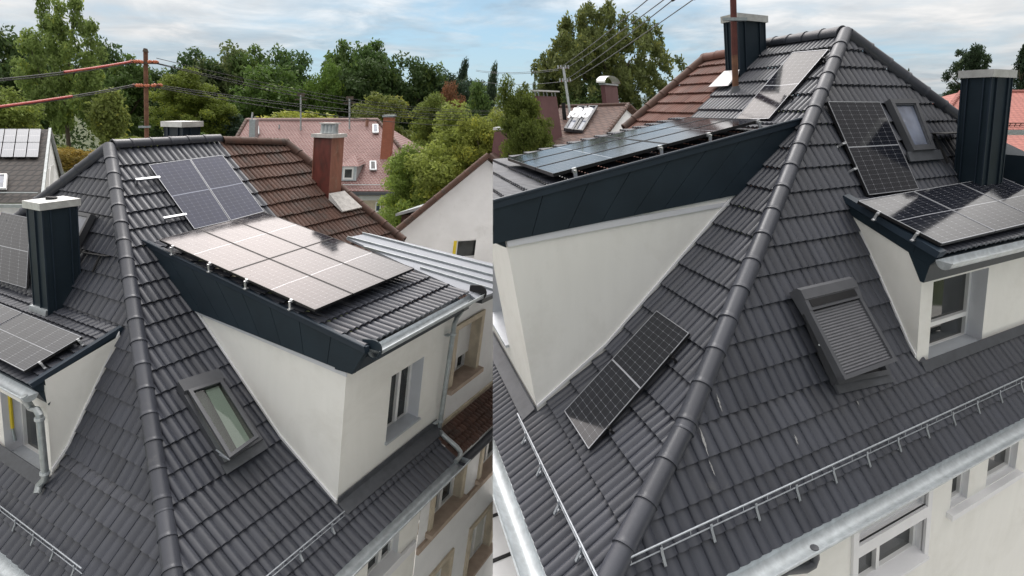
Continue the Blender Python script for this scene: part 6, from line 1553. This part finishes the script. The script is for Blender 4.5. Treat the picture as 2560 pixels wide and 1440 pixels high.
def sag(p, q, s, n=14): return [p.lerp(q, k / n) - V((0, 0, 1)) * (4 * s * (k / n) * (1 - k / n)) for k in range(n + 1)]
def utility_pole():
    z = 17.0; b = at(366, 400, z); t = Pl(b, RT, uL).hit(364, 130); ax = V((.96, .28, 0)).normalized(); yv = V((0, 1, 0))
    o = thing('utility_pole', 'rusty utility pole with two crossarms of orange insulators behind the left ridge', 'utility pole', b)
    mb = MB(); mb.tube([b - uL * 3, t], .062, 12); mb.build('pole', M['rusty_pole'], o, smooth=True)
    mb = MB(); mb.tube([t, t + uL * .10], [.085, .05], 12); mb.build('pole_cap', M['bark'], o, smooth=True)
    rg = random.Random(4); arms = []
    for py, L_ in ((157, .30), (216, .34)):
        c = Pl(b, RT, uL).hit(365, py); arms.append(c)
        mb = MB(); mb.box(c - ax * L_ - yv * .09 - uL * .03, ax * 2 * L_, yv * .04, uL * .06); mb.box(c - ax * L_ + yv * .05 - uL * .03, ax * 2 * L_, yv * .04, uL * .06); arm = mb.build('crossarm', M['bark'], o)
        for k in range(9):
            q = c + ax * (L_ * (-1 + 2 * k / 8)) + yv * rg.choice((-.1, .08)) + uL * rg.uniform(.02, .05)
            mb = MB(); d = (ax * rg.choice((-1, 1)) + yv * rg.uniform(-.6, .6) + uL * rg.uniform(-.1, .3)).normalized()
            mb.tube([q - d * .07, q - d * .03, q, q + d * .03, q + d * .08], [.02, .05, .03, .05, .02], 8); mb.build('insulator', M['insul'], o, smooth=True)
    c = Pl(b, RT, uL).hit(365, 317); mb = MB(); mb.box(c - ax * .16 - yv * .09 - uL * .03, ax * .32, yv * .05, uL * .06); mb.build('step_bracket', M['zinc_dull'], o)
    a, l = arms
    def wire(p, q, s, r, mat, label, group): 
        mb = MB(); mb.tube(sag(p, q, s), r, 6); tag(mb.build('overhead_wire', M[mat], smooth=True), label, 'wire', group)
    zl = 11.0
    wire(a - ax * .28 + uL * .06, at(-60, 203, zl), .05, .014, 'wire', 'upper black cable to the left of the pole, in front of its twin', 'black cables running left from the utility pole')
    wire(a - ax * .28 + uL * .03 + yv * .1, at(-60, 207, zl), .06, .012, 'wire', 'upper black twin cable to the left of the pole, the lower strand', 'black cables running left from the utility pole')
    wire(l - ax * .28 + uL * .06, at(-60, 274, zl), .04, .015, 'wire', 'lower black cable running left from the pole', 'black cables running left from the utility pole')
    wire(l - ax * .28 + uL * .03 + yv * .08, at(-60, 277, zl), .05, .012, 'wire', 'lower black twin cable running left from the pole', 'black cables running left from the utility pole')
    def sleeve(p, q, f0, f1, s, label):
        n = 20; full = [p.lerp(q, k / 60) - V((0, 0, 1)) * (4 * s * (k / 60) * (1 - k / 60)) for k in range(61)]
        mb = MB(); mb.tube(full[int(60 * f0):int(60 * f1) + 1], .027, 8); tag(mb.build('cable_sleeve', M['wire_red'], smooth=True), label, 'cable sleeve', 'red sleeves on the cables')
    sleeve(a - ax * .28 + uL * .06, at(-60, 203, zl), .06, .55, .05, 'red cable sleeve on the upper cable beside the pole')
    sleeve(l - ax * .28 + uL * .06, at(-60, 274, zl), .50, .98, .04, 'red cable sleeve on the lower cable at the left edge')
    ends = ((a + ax * .28 + uL * .14, (1300, 272), .10, 'topmost thin wire'), (a + ax * .28, (1300, 275), .10, 'second wire'), (a + ax * .2, (1300, 279), .12, 'third wire'), (l + ax * .3 + uL * .05, (1300, 292), .06, 'fourth wire'), (l + ax * .3, (1300, 300), .06, 'fifth wire'), (l + ax * .24 - uL * .03, (1300, 310), .08, 'lowest wire'))
    for p, e, s, nm in ends: wire(p, at(*e, 34), s * 6, .013 if 'thin' not in nm else .010, 'wire', '%s from the top of those running right from the utility pole' % nm if 'most' not in nm and 'lowest' not in nm else '%s running right from the utility pole' % nm, 'wires running right from the utility pole')
utility_pole()
def far_pole():
    z = 23; q = at(1426, 290, z); t = Pl(q, RT, uR).hit(1408, 166); ax = RT; yv = V((0, 1, 0))
    o = thing('roof_mast', 'thin pale roof mast with crossbars on the brown house before the birch', 'mast', q)
    t = at(1408, 168, z)
    mb = MB(); mb.tube([q - (t - q).normalized() * .4, t], .055, 8); mb.build('pole', M['zinc_dull'], o, smooth=True)
    for f in (.97, .70):
        c = q.lerp(t, f); mb = MB(); mb.box(c - ax * .25, ax * .5, yv * .05, uR * .06); a = mb.build('crossbar', M['rust_light'], o)
        for k in (-.22, -.1, .1, .22): mb = MB(); mb.tube([c + ax * k, c + ax * k + uR * .14], [.035, .03], 6); mb.build('insulator', M['zinc'], o)
    def wire(p, q, s, label, group, r=.010): mb = MB(); mb.tube(sag(p, q, s), r, 6); tag(mb.build('overhead_wire', M['wire_grey'], smooth=True), label, 'wire', group)
    a, b = q.lerp(t, .97), q.lerp(t, .70)
    for p, e, nm in ((a, (1190, 175), 'highest'), (a - uR * .06, (1190, 178), 'second highest'), (b, (1190, 202), 'lowest')): wire(p - ax * .2, at(*e, 32), .15, '%s thin wire from the far mast to the left over blue sky' % nm, 'wires left of the far roof mast')
    m = Pl(RR['A'].hit(1839, 232), RT, uR)
    dz = depth(m.q)
    for p, e, nm in ((a - ax * .2, (1600, 22, 15), 'leftmost'), (a + ax * .1, (1688, -22, dz), 'second from the left'), (b - ax * .1, (1700, -14, dz), 'third from the left'), (b + ax * .2, (1757, -18, dz), 'rightmost')):
        e_ = at(*e) if nm != 'leftmost' else at(1640, -18, dz)
        wire(p, e_, .05, '%s wire climbing past the birch out of the top of the picture' % nm, 'wires climbing past the birch', .012)
        if nm in ('third from the left', 'rightmost'):
            d = (p - e_).normalized(); mb = MB(); mb.tube([e_ + d * .05, e_ + d * .38], .035, 8); tag(mb.build('strain_insulator', M['wire'], smooth=True), 'black strain insulator on the %s climbing wire at the top edge' % nm, 'insulator')
far_pole()
